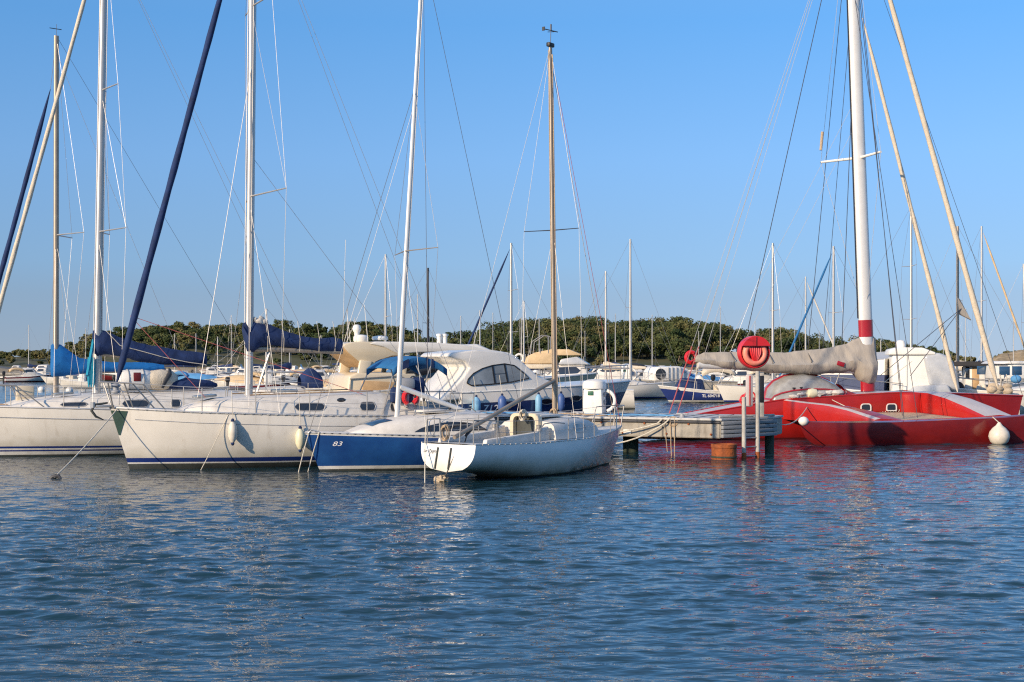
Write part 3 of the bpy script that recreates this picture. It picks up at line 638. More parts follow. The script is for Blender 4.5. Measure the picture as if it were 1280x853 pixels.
for (a_, b_), n_ in zip((((382, 545), (373, 591)), ((394, 543), (385, 590))), ('pale slack rope hanging from the tip of the blue bow', 'pale rope falling from the blue bow nearer its painted number')):
    mooring([h.world(B.gun(.985, 1, 0, .05)) if a_[0] < 390 else h.world(B.gun(.95, 1, -.02, .04)), onwater(*b_)], .012, 'rope_white', n_, 'ropes falling from the blue bow', drop=-.03)
# ---- white sloop in front, seen from the stern quarter
TH = 54.3; p = onwater(564, 603); Lw = 7.1
ax = Vector((math.cos(R(TH)), math.sin(R(TH)), 0)); c = Vector((-1.36, 30.3, 0))+ax*(Lw/2)
C = Boat('sailboat', 'small white sloop in front with a plain transom, bare boom and open companionway', 'sailboat', c.x, c.y, TH, Lw, 2.1,
         [(0, .80), (.3, .755), (.6, .78), (1, .92)], bow_over=.62, stern_rake=-.10, stern_frac=.70, tm=.45, pw=2.0, zk=-.32, zk_stern=.21, full=2.7, bow_full=1.35, round_=2.5)
C.hull(['gelcoat_worn', 'weed_green'], [(.0, 1), (.035, 1)], n=34, rows=9)
C.rail('alu', .022, .012, flat=.6, slots=(40, 'boot_white', (.05, .012, .02), -.012)); k = C.fr
# deck with a cut-out cockpit well
xc0, xc1 = -3.25, -.55; mb = MB(); rings = []
hwid = .52
def dz(t, y, b): return C.sheer(t)-.01+.05*(1-(y/max(b, .01))**2)
for i in range(31):
    t = .002+.996*i/30; x = C.gun(t).x; b = C.bd(t)*.99; yy = [-b, -lerp(hwid, b, .5) if b > hwid else -b*.8, -min(hwid, b*.6)]
    rings.append(([Vector((x, y, dz(t, y, b))) for y in yy], [Vector((x, -y, dz(t, y, b))) for y in yy[::-1]], x))
for ra, rb in zip(rings, rings[1:]):
    mb.add(ra[0]+rb[0], [(0, 1, 4, 3), (1, 2, 5, 4)]); mb.add(ra[1]+rb[1], [(0, 1, 4, 3), (1, 2, 5, 4)])
    if not (ra[2] > xc0 and rb[2] < xc1): mb.add([ra[0][2], ra[1][0], rb[1][0], rb[0][2]], [(0, 1, 2, 3)])
mb.build('deck', 'deck_white', C.root, angle=30)
mb = MB(); e0, e1 = xc0+.1, xc1+.02; zt = .80; zf = .42
mb.add([(e0, -.53, zt), (e1, -.53, zt), (e1, -.36, zf), (e0, -.36, zf), (e0, .36, zf), (e1, .36, zf), (e1, .53, zt), (e0, .53, zt)], [(0, 1, 2, 3), (3, 2, 5, 4), (4, 5, 6, 7), (0, 3, 4, 7), (1, 6, 5, 2)])
mb.build('cockpit', 'deck_grey', C.root, smooth=False)
for sd in (1, -1): MB().prism([(xc0+.15, .74), (xc0+.2, .90), (-1.2, .98), (-.72, 1.10), (-.66, .74)], sd*.61-.06, sd*.61+.06, .03).build('coaming', 'deck_white', C.root)
C.cabin([(-.62, .80, .79, 1.20), (-.3, .82, .79, 1.245), (.4, .80, .79, 1.26), (1.1, .68, .80, 1.20), (1.6, .52, .82, 1.08), (1.9, .36, .84, .95), (2.05, .28, .85, .90)])
# companionway: cream surround, dark sheet painted in as the shaded opening
def rr(w, h_, r, n=4):
    out = []
    for cx, cz, a0 in ((w-r, h_-r, 0), (-w+r, h_-r, 90), (-w+r*.4, r*.4, 180), (w-r*.4, r*.4, 270)):
        rr_ = r if a0 < 180 else r*.4
        for i in range(n+1): a = R(a0+90*i/n); out.append((cx+rr_*math.cos(a), cz+rr_*math.sin(a)))
    return out
mb = MB(); ou, inn = rr(.40, .66, .14), rr(.30, .56, .11); x = -.74; z0 = .72
rg = [[Vector((xx, y, z0+z+dz_)) for y, z in pr] for xx, pr, dz_ in ((-.60, ou, 0), (x, ou, 0), (x-.02, [(a*.97, b*.985) for a, b in ou], 0), (x-.02, inn, .03), (x+.12, inn, .03))]
mb.loft(rg, True, False); mb.build('companionway', 'cream_gel', C.root, angle=30)
mb = MB(); mb.add([(x+.11, y, z0+z+.03) for y, z in inn], [tuple(range(len(inn)))]); mb.build('opening_shade', 'boot_dark', C.root, smooth=False)
MB().box((-.15, 0, 1.31), (.95, .78, .06), bev=.025).build('sliding_hatch', 'deck_white', C.root)
for a_, b_ in ((.15, .75),):
    for sd in (1, -1): C.window(a_, b_, .3, .7, sd, 'glass_smoke')
MB().box((1.35, 0, 1.17), (.42, .42, .05), bev=.02, tilt=.22).build('hatch', 'glass_smoke', C.root)
xc = k.at(694, 521).x; topC = k.at(688, 58)
mst = C.spar((xc, 0, 1.2), topC, .068, .052, 'alu_warm')
mb = MB(); mb.tube([(xc-.075, .02, 1.4), (topC.x-.05, .02, topC.z-.1)], .014, 5); mb.tube([(xc, -.07, 1.4), (topC.x, -.06, topC.z-.2)], .012, 5); mb.build('halyard', 'rope_tan', C.root)
mb = MB(); mb.box(topC+Vector((0, 0, .03)), (.22, .10, .10), bev=.02); mb.tube([topC, topC+Vector((.02, 0, .42))], .008, 5)
q = topC+Vector((.02, 0, .38)); mb.tube([q+Vector((-.14, .1, .02)), q+Vector((.14, -.1, -.03))], .012, 5); mb.tube([q, q+Vector((0, 0, .14))], .02, 5); mb.box(q+Vector((-.16, .1, .02)), (.02, .07, .09)); mb.tube([q+Vector((.0, -.1, -.05)), q+Vector((.1, .16, .0))], .008, 4)
mb.build('wind_vane', 'black', C.root)
c1 = C.spreader(k.at(692, 288), .78, .10, 'mast_dark', r=.014, dz=.0)
for sd, t1 in ((1, c1[0]), (-1, c1[1])):
    cp = C.gun(C.t_of(xc-.12), sd, .10, .02); C.wire(cp, t1, .0045, 'wire_pale', 'shroud'); C.wire(t1, topC, .0045, 'wire_pale', 'shroud'); C.wire(cp+Vector((-.3, 0, 0)), k.at(692, 292), .0045, 'wire_pale', 'shroud')
C.wire((C.gun(1).x-.05, 0, .95), topC-Vector((0, 0, .1)), .006, 'rope_red', 'forestay'); C.wire((C.gun(1).x-.3, 0, .94), topC-Vector((0, 0, .25)), .006, 'rope_tan', 'halyard')
C.wire(topC, (C.gun(0).x, 0, .82), .005, 'wire_pale', 'backstay')
C.spar(k.at(692, 476), k.at(568, 547), .052, .048, 'alu_warm', 'boom', 10, 1)
mb = MB(); mb.tube([k.at(586, 536), k.at(580, 556)], .014, 5); mb.tube([k.at(598, 528), k.at(582, 545)], .03, 6); mb.sphere(k.at(688, 478), .05, 8); mb.build('boom_fitting', 'black', C.root)
# coiled sheets and winches
def coil(p, r, hgt, label, m='rope_tan', n=7, parent=None):
    mb = MB()
    for i in range(n):
        a = (i-n/2)*.018; mb.torus(p+Vector((a, .03*math.sin(i*2.1), -.02*math.cos(i*1.7))), r, .013, 'x', 14, 5)
    for i in range(len(mb.v)): v = mb.v[i]; mb.v[i] = (v[0], v[1]*.6+p.y*.4, (v[2]-p.z)*hgt/r*.5+p.z)
    o = tag(mb.build('rope_coil', m), label, 'rope', None); o.location = k.world((0, 0, 0)); o.rotation_euler = (0, 0, k.th); return o
coil(k.at(557, 541, .3), .14, .3, 'tan coil of rope hung at the stern rail of the small white sloop')
coil(k.at(654, 519, 0), .12, .22, 'pale coil of rope hung under the boom beside the companionway', 'rope_white')
coil(Vector((xc-.06, 0, 1.33)), .13, .22, 'tan coil of rope wound round the foot of the bare mast', 'rope_tan', 6)
for sd in (1, -1): MB().lathe([(.075, 0), (.075, .04), (.05, .06), (.055, .12), (.065, .13), (.02, .14)], (-1.05, sd*.62, 1.0), 12).build('winch', 'steel', C.root)
for sd in (1, -1):                                             # stern rail in two halves, stanchions, pulpit
    mb = MB(); a_, b_, c_ = C.gun(.01, sd, .12, .52), C.gun(.1, sd, .06, .52), C.gun(.01, sd, .45, .52)
    mb.tube([C.gun(.01, sd, .5), c_, a_, b_, C.gun(.115, sd, .05)], .014, 6); mb.tube([C.gun(.01, sd, .12), a_], .014, 6)
    mb.build('pushpit', 'steel', C.root)
for sd in (1, -1): MB().tube([C.gun(.30, sd, .07), C.gun(.30, sd, .07, .30), C.gun(.32, sd, .07, .42), C.gun(.37, sd, .07, .44), C.gun(.43, sd, .07, .4)], .014, 6).build('grab_rail', 'steel', C.root)
C.stanchions([.1, .27, .45, .63, .8], .5, r=.011, inset=.06, ends=(None, Vector((C.gun(.9).x, .25, 1.42))))
mb = MB(); hb = C.gun(1).x; tp = [(C.gun(.9).x, .30, 1.42), (hb-.1, .13, 1.45), (hb+.05, 0, 1.45), (hb-.1, -.13, 1.45), (C.gun(.9).x, -.30, 1.42)]
mb.tube(tp, .014, 6)
for sd in (1, -1): mb.tube([tp[0] if sd > 0 else tp[-1], C.gun(.88, sd, .03)], .014, 6); mb.tube([(hb-.1, sd*.13, 1.45), C.gun(.97, sd, .01)], .014, 6)
mb.build('pulpit', 'steel', C.root)
tz = lambda y, z: Vector((C.xs(z)-.012, y, z))
for y0, y1 in ((.24, .31), (-.115, -.05)): MB().tube([tz(y0+.02, .73), tz(y1-.005, .27)], .022, 6).build('rudder_strap', 'boot_dark', C.root)
lettering('Le Zygo', .105, lambda u, v: tz(.66-u, .615+v), 'lettering_dark', C.root, shear=.3)
lettering('2', .09, lambda u, v: tz(.52-u, .53+v), 'lettering_dark', C.root, shear=.2)
mooring([k.world(C.gun(.004, 1, .12, .5)), k.world(C.gun(.0, 1, .14, 0)+Vector((-.05, 0, 0))), onwater(531, 604)], .012, 'rope_white', 'pale line dropping from the stern rail past the lettering on the transom', 'lines at the white transom', drop=0)
mooring([k.world(C.gun(.004, -1, .45, .02)), k.world(tz(-.02, .18)), onwater(553, 601)], .012, 'rope_dark', 'dark line slanting down across the white transom', 'lines at the white transom', drop=0)
o = MB().sphere((0, 0, 0), .12, 16, (1.2, 1, .8))
for v in range(len(o.v)): q_ = Vector(o.v[v]); o.v[v] = tuple(q_*(1+.9*noise.noise(q_*22)))
o = o.build('weed_clump', 'net'); o.location = onwater(552, 601, .02); tag(o, 'tan clump of weed on the line under the white transom', 'seaweed')
# ================================================================== pontoon, its fittings
P0 = Vector((5.56, 38.0, 0)); d1 = Vector((-.92, .39, 0)).normalized(); d2 = Vector((.78, .62, 0)).normalized(); nb = Vector((.39, .92, 0)).normalized()
P1 = P0+d2*2.2; Pl = P0+d1*17; ZT, ZB = 1.03, .50
pon = empty('pontoon', P0, math.atan2(d1.y, d1.x), 'concrete pontoon with grey fendered end, steel ladder and slack white hawsers', 'pontoon')
FP = Frame(P0.x, P0.y, math.degrees(math.atan2(d1.y, d1.x))); pl = FP.loc
def slab(name, pts, z0, z1, m, parent, fr, bev=.02):
    bm = bmesh.new(); q = [fr.loc(p) for p in pts]
    a = [bm.verts.new((p.x, p.y, z0)) for p in q]; b = [bm.verts.new((p.x, p.y, z1)) for p in q]; n = len(q)
    bm.faces.new(a); bm.faces.new(b[::-1])
    for i in range(n): bm.faces.new((a[i], a[(i+1) % n], b[(i+1) % n], b[i]))
    bmesh.ops.recalc_face_normals(bm, faces=bm.faces)
    if bev: bmesh.ops.bevel(bm, geom=bm.edges[:], offset=bev, segments=2, affect='EDGES')
    return MB()._bm(bm, 0).build(name, m, parent, smooth=False)
back0 = P1+nb*1.1
slab('slab', [P0, P1-d2*.06, back0-d2*.06, Pl+nb*3.0, Pl], ZB, ZT-.06, 'concrete', pon, FP)
slab('deck', [P0-d1*.05-nb*.05, P1, back0, Pl+nb*3.0, Pl-nb*.05], ZT-.057, ZT, 'deck_grey', pon, FP, .01)
nend = Vector((d2.y, -d2.x, 0))
for i in range(4):                                           # fender planks across the cut-off end
    c = P0+d2*1.1+nend*.05; q = pl(c); MB().box((q.x, q.y, ZB+.06+i*.115), (2.16, .10, .10), rz=math.atan2(d2.y, d2.x)-FP.th, bev=.02).build('fender_plank', 'concrete_blue', pon)
for k in (1.6, 3.3, 5.0):                                    # joints between the concrete elements
    q = pl(P0+d1*k-nb*.012); MB().box((q.x, q.y, .73), (.03, .03, .44)).build('joint', 'concrete_dark', pon)
q = pl(P0+d1*2.6-nb*.02); MB().box((q.x, q.y, .63), (.22, .03, .12), bev=.01).build('sign', 'plastic_white', pon)
MB().tube([pl(P0-nb*.02)+Vector((0, 0, ZT-.11)), pl(Pl-nb*.02)+Vector((0, 0, ZT-.11))], .035, 8).build('rubbing_strip', 'rubber', pon)
for k in range(14):
    q = pl(P0+d1*(.25+k*.62)-nb*.015); MB().lathe([(.03, -.012), (.03, .012), (.012, .02)], (q.x, q.y, .87 if k % 2 else .60), 8, axis='y').build('bolt', 'rust', pon)
for k in range(22):
    a_, b_ = pl(P0+d1*(.3+k*.45)+nb*.02), pl(P0+d1*(.3+k*.45)+nb*2.7); MB().tube([(a_.x, a_.y, ZT+.002), (b_.x, b_.y, ZT+.002)], .012, 4, flat=1).build('plank_seam', 'concrete_dark', pon)
mb = MB(); mb.tube([pl(P0+d1*(1.5+i*.5)+nb*(.75+.18*math.sin(i*1.3)))+Vector((0, 0, ZT+.03)) for i in range(14)], .022, 6); mb.build('hose', 'canvas_sky', pon)
MB().tube([pl(P0+d1*.05+nb*.1)+Vector((0, 0, ZT+.04)), pl(P1-d2*.05)+Vector((0, 0, ZT+.04))], .04, 6).build('kerb', 'pile_grey', pon)
# ladder at the corner: two stiles down into the water, rungs
la, lb = at(930, 495, 37.45), at(947, 480, 37.75); mb = MB()
for s_, zt, m_ in ((la, 1.62, 'pile_grey'), (lb, 2.30, 'pile_grey')):
    q = pl(s_); st_ = MB().tube([(q.x, q.y, -.6), (q.x, q.y, zt)], .058, 10).build('ladder_stile', m_, pon); MB().tube([(q.x, q.y, -.6), (q.x, q.y, .16)], .064, 10).build('weed_band', 'rust', st_)
mb = MB()
for z in (.06, .30, .54): a_, b_ = pl(la), pl(lb); mb.tube([(a_.x, a_.y, z), (b_.x, b_.y, z)], .022, 6)
mb.build('rung', 'steel', pon)
q = pl(P0+d1*1.25-nb*.04); mb = MB(); q2 = q+Vector((.5, 0, 0))
mb.tube([(q.x, q.y, ZT+.02), (q.x, q.y-.0, .2), (q.x, q.y, -.25)], .013, 5); mb.tube([(q.x+.12, q.y, ZT+.02), (q.x+.1, q.y, .3), (q.x+.07, q.y, -.25)], .013, 5); mb.tube([(q.x+.3, q.y, ZT), (q.x+.2, q.y, .1)], .01, 5)
for r_ in (.10, .13): mb.torus(q+Vector((.05, -.03, ZT-.1)), r_, .014, 'y', 14, 5)
mb.build('line', 'rope_tan', pon)
c0 = P0+d1*1.3+nb*.1
for k, dr in ((0, .62), (.2, .30)): MB().tube([pl(c0)+Vector((k, 0, ZT+.02)), pl(P0+d1*1.4-nb*.09)+Vector((k, 0, ZT-.05))]+sag(pl(P0+d1*1.5-nb*.12)+Vector((k, 0, ZT-.15)), pl(P0+d1*5.2-nb*.35)+Vector((0, 0, .9)), dr, 14), .02, 6).build('hawser', 'rope_white', pon)
for k in (1.1, 4.1, 8):
    q = pl(P0+d1*k+nb*.18); mb = MB(); mb.lathe([(.09, 0), (.07, .02), (.06, .1), (.02, .12)], (q.x, q.y, ZT), 10); mb.tube([(q.x-.16, q.y, ZT+.1), (q.x+.16, q.y, ZT+.1)], .03, 8); mb.build('cleat', 'plastic_grey', pon)
mb = MB()
for i in range(5): q = pl(P0+d1*(3.1+.35*i)+nb*.25); mb.torus((q.x, q.y, ZT+.02+.01*i), .16+.02*i, .014, 'z', 14, 5)
o = mb.build('rope_coil', 'rope_tan'); o.location = P0; o.rotation_euler = (0, 0, FP.th); tag(o, 'tan ropes coiled on the pontoon edge beside the white bow', 'rope')
# piles below
pp = at(905, 560, 37.2); pr = empty('pile', (pp.x, pp.y, 0), 0, 'short rusty orange steel pile standing in the water beside the ladder', 'pile')
MB().lathe([(.33, -.9), (.33, .30), (.345, .31), (.345, .40), (.30, .40), (.30, .1)], n=20).build('tube', 'rust', pr)
MB().lathe([(.35, .05), (.35, .09)], n=20).build('rim', 'weed_green', pr)
for i, (s_, lab) in enumerate(((P0+d1*2.9+nb*1.2, 'dark round pile carrying the pontoon behind its slack hawsers'), (P1+nb*.5-d2*.4, 'dark round pile under the fendered pontoon end'))):
    t_ = tag(MB().lathe([((.22, .13)[i], -1), ((.22, .13)[i], .5)], n=14).build('pile', 'weed_green'), lab, 'pile', 'piles under the pontoon'); t_.location = (s_.x, s_.y, 0)
# lifebuoy post and cabinet
lp = at(951, 520, 38.5); post = empty('lifebuoy_post', (lp.x, lp.y, ZT), R(8), 'grey post with black panel carrying the red round lifebuoy cabinet', 'post')
MB().box((0, 0, .62), (.15, .15, 1.24), bev=.02).build('pole', 'pile_grey', post); MB().box((.0, -.087, .78), (.12, .02, .72), bev=.006).build('panel', 'black', post)
MB().box((.0, 0, .02), (.34, .3, .04), bev=.01).build('base', 'steel', post)
MB().box((-.33, -.02, .74), (.20, .12, .88), bev=.055).build('hose_case', 'pink_white', post); MB().box((-.33, -.083, .74), (.05, .02, .8), bev=.006).build('groove', 'rope_red', post)
cab = at(943.5, 440.5, 38.2); ch = empty('lifebuoy_cabinet', cab, R(12), 'red round cabinet with half hood, holding an orange lifebuoy', 'cabinet')
n = 40; prof = [(.0, -.03), (.40, -.03), (.435, .0), (.435, .17), (.40, .20), (0, .20)]
MB().lathe([(.03, .21), (.40, .21), (.44, .17), (.44, -.0), (.415, -.03), (.395, -.03), (.395, .05), (.02, .05)], n=n, axis='y').build('case', 'red_plastic', ch)
mb = MB(); hv = []                                            # hood over the upper third
rings = []
for i in range(19):
    a = R(22+136*i/18); rings.append([Vector((.437*math.cos(a), -.05, .437*math.sin(a))), Vector((.437*math.cos(a), -.0, .437*math.sin(a)))])
arc = [(.43*math.cos(R(22+136*i/18)), .43*math.sin(R(22+136*i/18))) for i in range(19)]
vs = [(x, -.135, z) for x, z in arc]+[(x, -.01, z) for x, z in arc]; nn = len(arc)
mb.add(vs, [tuple(range(nn)), tuple(range(nn, 2*nn))[::-1]]+[(i, i+1, nn+i+1, nn+i) for i in range(nn-1)]+[(nn-1, 0, nn, 2*nn-1)]); mb.build('hood', 'red_plastic', ch, smooth=False)
MB().box((0, -.137, .29), (.03, .012, .24), bev=.004).build('seam', 'maroon', ch)
MB().tube([(-.395, -.135, .165), (.395, -.135, .165)], .012, 6).build('edge', 'maroon', ch)
ring = empty('lifebuoy', cab, R(12), 'orange ring lifebuoy seated in the red round cabinet', 'lifebuoy')
MB().torus((0, -.01, -.02), .275, .082, 'y', 32, 10).build('ring', 'ring_orange', ring)
mb = MB()
for i in range(6): x = -.125+.05*i; mb.tube([(x*1.25, -.04, .16), (x, -.075, -.05), (x*.5, -.05, -.2), (x*.2, -.03, -.33)], .032, 6)
mb.build('line', 'red_plastic', ring)
# power pedestals
def pedestal(p, rz, label, mats=True):
    t_ = empty('power_pedestal', p, rz, label, 'power pedestal', 'white power pedestals on the pontoons')
    MB().prism([(-.30, .0), (-.27, .74), (.27, .74), (.30, 0)], -.24, .24, .05).build('body', 'plastic_white', t_)
    MB().lathe([(.02, 1.02), (.2, 1.0), (.31, .95), (.34, .86), (.34, .745), (.30, .74)], n=20).build('cap', 'plastic_white', t_)
    MB().box((-.05, -.262, .62), (.16, .02, .12), bev=.006).build('meter', 'green_dark', t_)
    for sx, z in ((.31, .58), (.31, .36)): MB().lathe([(.075, 0), (.075, .03), (.04, .035)], (sx-.01, 0, z), 12, axis='x').build('socket', 'plastic_grey', t_)
    MB().torus((.30, 0, .40), .30, .05, 'y', 18, 8, R(-75), R(75)).build('handle', 'plastic_white', t_)
    MB().box((0, 0, .02), (.7, .56, .04), bev=.01).build('base', 'concrete_dark', t_)
    return t_
q = at(743, 521, 40.8); pedestal((q.x, q.y, ZT), R(-18), 'white power pedestal with green meter behind the white bow')
q = at(783, 478, 97); pc = pedestal((q.x, q.y, 1.12), R(-18), 'far white power pedestal on the second pontoon'); pc.scale = (1.2, 1.2, 1.2)
# second pontoon, farther out
pon2 = empty('pontoon', (7.5, 97, 0), R(4), 'farther pale concrete pontoon seen past the pedestal', 'pontoon')
MB().box((-2, 1.6, .72), (20, 3.2, .80), bev=.03).build('slab', 'concrete', pon2); MB().box((-2, 1.6, 1.095), (20.1, 3.3, .05), bev=.01).build('deck', 'deck_grey', pon2)
for x in (-8, -3.5, 1, 5.6): MB().box((x, .1, .15), (.7, .5, .9), bev=.03).build('pile', 'concrete_dark', pon2)
# ================================================================== red trimaran
TT = R(12.); ux, uy = math.cos(TT), math.sin(TT); LT = 13.7
T = Boat('trimaran', 'red racing trimaran with tall white wing mast and grey sail cover', 'trimaran', 4.14+ux*LT/2, 46.0+uy*LT/2, 12, LT, 1.75,
         [(0, .62), (.1, .80), (.2, 1.06), (.3, 1.30), (.45, 1.42), (.6, 1.52), (.8, 1.46), (1, 1.36)], bow_over=.35, stern_rake=-.5, stern_frac=.45, tm=.5, pw=1.7, zk=-.4, zk_stern=.05, full=3.2)
T.hull(['red_hull', 'maroon'], [(.06, 1)], n=34, rows=8); T.deck('pink_white', .05, 30); T.rail('red_hull', .03, .0, name='gunwale')
w = T.fr; TB = lambda px, py, off=0: w.at(px, py, off)
def side_float(sd):
    q = w.loc((8.75, 43.05, 0)); yo = -q.y; x0 = q.x; LF = 9.6
    b = Boat('float_tmp', None, None, 0, 0, 0, LF, .82, [(0, .70), (.3, .70), (.7, .80), (1, .98)], bow_over=.3, stern_rake=.0, stern_frac=.10, tm=.22, pw=1.7, zk=-.3, zk_stern=-.1, full=1.9)
    b.zk = lambda t: lerp(.52, -.3, min(1, t/.13)**.5)
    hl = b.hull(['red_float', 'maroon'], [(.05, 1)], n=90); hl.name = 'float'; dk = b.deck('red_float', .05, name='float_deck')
    hl.parent = T.root; hl.location = (x0+LF/2, sd*yo, 0); dk.parent = hl; bpy.data.objects.remove(b.root); return x0, yo
fx0, fy = side_float(-1); side_float(1)
MB().sphere((fx0+.08, -fy, .74), .16, 10, (1, 1, .9)).build('float_cap', 'plastic_white', T.root)
def beam(x_in, x_out, ch_in, ch_out, ztop, depth, sd, name):
    mb = MB(); rings = []; N = 16; y_in, y_out = .62, fy-.12
    for i in range(N+1):
        q = i/N; x = lerp(x_in, x_out, q**1.25); c = lerp(ch_in, ch_out, q); y = sd*lerp(y_in, y_out, q); zt = interp(q, ztop); dp = interp(q, depth)
        rings.append([Vector((x, y, zt-dp)), Vector((x-.03, y, zt-dp*.5)), Vector((x, y, zt)), Vector((x+c*(.5 if name == 'front_beam' else .2), y, zt+.035)), Vector((x+c, y, zt-.02)), Vector((x+c+.02, y, zt-dp*.5)), Vector((x+c, y, zt-dp))])
    mis = []
    for i in range(N): mis += [0, 0, 1, (1 if name == 'front_beam' else 0), 0, 0, 0]
    mb.loft(rings, True, True, mis+[0, 0]); return mb.build(name, ['red_hull', 'pink_white'], T.root, angle=30)
sfront, sff = TB(1150, 500, -.8).x, TB(1234, 522, -fy).x
for sd in (-1, 1):
    beam(sfront-.2, sff, .8, 1.0, [(0, 1.53), (.25, 1.51), (.5, 1.36), (.75, 1.12), (1, .84)], [(0, .75), (.4, .62), (.75, .40), (1, .16)], sd, 'front_beam')
    beam(TB(985, 505, -.8).x-.2, TB(1096, 529, -fy).x, .35, .95, [(0, 1.30), (.3, 1.22), (.55, 1.16), (.75, 1.02), (1, .76)], [(0, .62), (.5, .56), (.8, .36), (1, .12)], sd, 'aft_beam')
    xa_, xb_ = TB(1060, 520, -2).x, TB(1160, 520, -2).x; mb = MB(); n = 10; vs = []; fs = []
    for i in range(n+1):
        for j in range(n+1):
            u, v = i/n, j/n; y = lerp(.80, fy-.3, v); x = lerp(lerp(TB(1012, 510, -.8).x, TB(1100, 527, -fy).x, v), lerp(sfront-.1, sff+.1, v), u)
            vs.append((x, sd*y, lerp(.88, .74, v)-.06*math.sin(PI*u)*math.sin(PI*v)))
    for i in range(n):
        for j in range(n): a_ = i*(n+1)+j; fs.append((a_, a_+1, a_+n+2, a_+n+1))
    mb.add(vs, fs); tr = mb.build('trampoline', 'net', T.root); so = tr.modifiers.new('thickness', 'SOLIDIFY'); so.thickness = .02
    mb = MB(); row = [vs[i*(n+1)] for i in range(n+1)]+[vs[n*(n+1)+j] for j in range(n+1)]
    for a_, b_ in zip(row, row[1:]):
        for k_ in range(4): p_ = Vector(a_).lerp(Vector(b_), k_/4); mb.tube([p_, p_+Vector((.05, -sd*.03, .07))], .012, 4)
    mb.build('lacing', 'rope_white', tr)
    MB().lathe([(.5, .72), (.55, .9), (.55, 1.45), (.5, 1.5)], (TB(1143, 500, -.8).x, sd*.55, 0), 20).build('beam_root', 'red_hull', T.root)
for px in (1082, 1115):
    q = TB(px, 509.5, -.85); q = T.onhull(q.x, q.z, -1, .0); mb = MB(); ou, inn = rr(.19, .25, .1), rr(.155, .19, .08)
    ring_o = [Vector((q.x+a, q.y-.03, q.z+b_-.12)) for a, b_ in ou]; ring_i = [Vector((q.x+a, q.y-.03, q.z+b_-.09)) for a, b_ in inn]
    o = MB().loft([[v+Vector((0, .05, 0)) for v in ring_o], ring_o, ring_i, [v+Vector((0, .05, 0)) for v in ring_i]], True, False).build('window_frame', 'plastic_white', T.root, smooth=False)
    MB().add([v+Vector((0, .015, 0)) for v in ring_i], [tuple(range(len(inn)))]).build('pane', 'glass_dark', o, smooth=False)
for px, py, m_ in ((1204, 514, 'pink_white'),):
    q = TB(px, py, -1.9); MB().sphere((interp(0.4, [(0, 0)])+sfront+.2, -1.95, 1.12), .12, 10, (.3, 1, 1)).build('emblem', m_, T.root)
# wing mast with red bands
mf = TB(1085, 489, 0); mt = TB(1061, -160, 0)
T.spar(mf, mt, .245, .20, 'alu_white', 'mast', 16, .62, 12)
for y0_, y1_ in ((400, 421), (472, 489)):
    a_, b_ = mf.lerp(mt, (489-y0_)/649), mf.lerp(mt, (489-y1_)/649); MB().tube([a_, b_], .254, 16, flat=.64).build('mast_band', 'red_mast', T.root)
mb = MB(); dm = Vector((-.27, 0, 0)); mb.tube([mf.lerp(mt, .14)+dm, mt+dm*.8], .022, 5); mb.build('mast_track', 'mast_dark', T.root)
sa, sb = TB(1101, 190, -1.2), TB(1026, 203, 1.2); sm = mf.lerp(mt, (489-197)/649)
for q in (sa, sb): MB().tube([sm, q], [.05, .04], 8).build('spreader', 'plastic_white', T.root); T.wire(q, mf.lerp(mt, .97), .007, 'wire_pale', 'shroud'); T.wire(q, mf.lerp(mt, .14), .007, 'wire_pale', 'shroud')
MB().tube([TB(1028, 165, 1.2), TB(1026, 188, 1.2)], .05, 8).build('reflector', 'rope_tan', T.root)
for sd in (-1, 1):
    T.wire(mf.lerp(mt, .93), (TB(1130, 520, -fy).x, sd*fy, .8), .012, 'wire_dark', 'shroud')
    T.wire(mf.lerp(mt, .78), (TB(1150, 520, -fy).x, sd*fy*.96, .8), .010, 'wire_dark', 'shroud')
T.wire(mf.lerp(mt, .99), TB(935, 412, .3), .014, 'wire_dark', 'topping_lift'); T.wire(mf.lerp(mt, .7), TB(1052, 440), .013, 'wire_dark', 'lazy_jack')
for (x0, y0_, x1, y1_, m_, r_) in ((1004, -40, 836, 519, 'rope_red', .014), (1010, -40, 846, 519, 'rope_red', .014), (1030, -40, 868, 448, 'wire_pale', .007), (1046, -40, 880, 446, 'wire_pale', .007), (1060, 120, 905, 440, 'wire_pale', .006), (1062, 150, 925, 438, 'wire_pale', .006)):
    a_, b_ = mf.lerp(mt, .985 if y0_ < 0 else (489-y0_)/649), TB(x1, y1_)
    if m_ == 'rope_red': T.wire(a_, b_.lerp(a_, .125), .007, 'wire_pale', 'backstay'); T.wire(b_.lerp(a_, .125), b_, .018, 'rope_red', 'backstay_tackle')
    else: T.wire(a_, b_, r_, m_, 'lazy_jack')
T.furled(TB(1197, 490), mf.lerp(mt, .72)+Vector((.3, 0, 0)), .085, 'canvas_cream'); T.furled(TB(1247, 484), mt+Vector((.3, 0, -.3)), .105, 'canvas_cream')
T.wire(mf.lerp(mt, .9)+Vector((.25, 0, 0)), (T.gun(1).x, 0, 1.36), .008, 'wire_dark', 'forestay'); T.wire(mt, TB(1128, 520, -2), .011, 'wire_dark', 'runner')
cl = TB(1205, 386); mb = MB(); mb.add([TB(1197, 372), TB(1214, 400), TB(1198, 391), TB(1200, 374, .06), TB(1214, 401, .06), TB(1198, 393, .06)], [(0, 1, 2), (3, 5, 4), (0, 3, 4, 1), (1, 4, 5, 2), (2, 5, 3, 0)]); mb.build('clew_patch', 'canvas_grey', T.root, smooth=False)
T.wire(cl+Vector((-.1, 0, 0)), TB(1100, 470, -.5), .012, 'wire_dark', 'sheet'); T.wire(cl+Vector((-.1, 0, 0)), TB(1138, 470, -.4), .012, 'wire_dark', 'sheet')
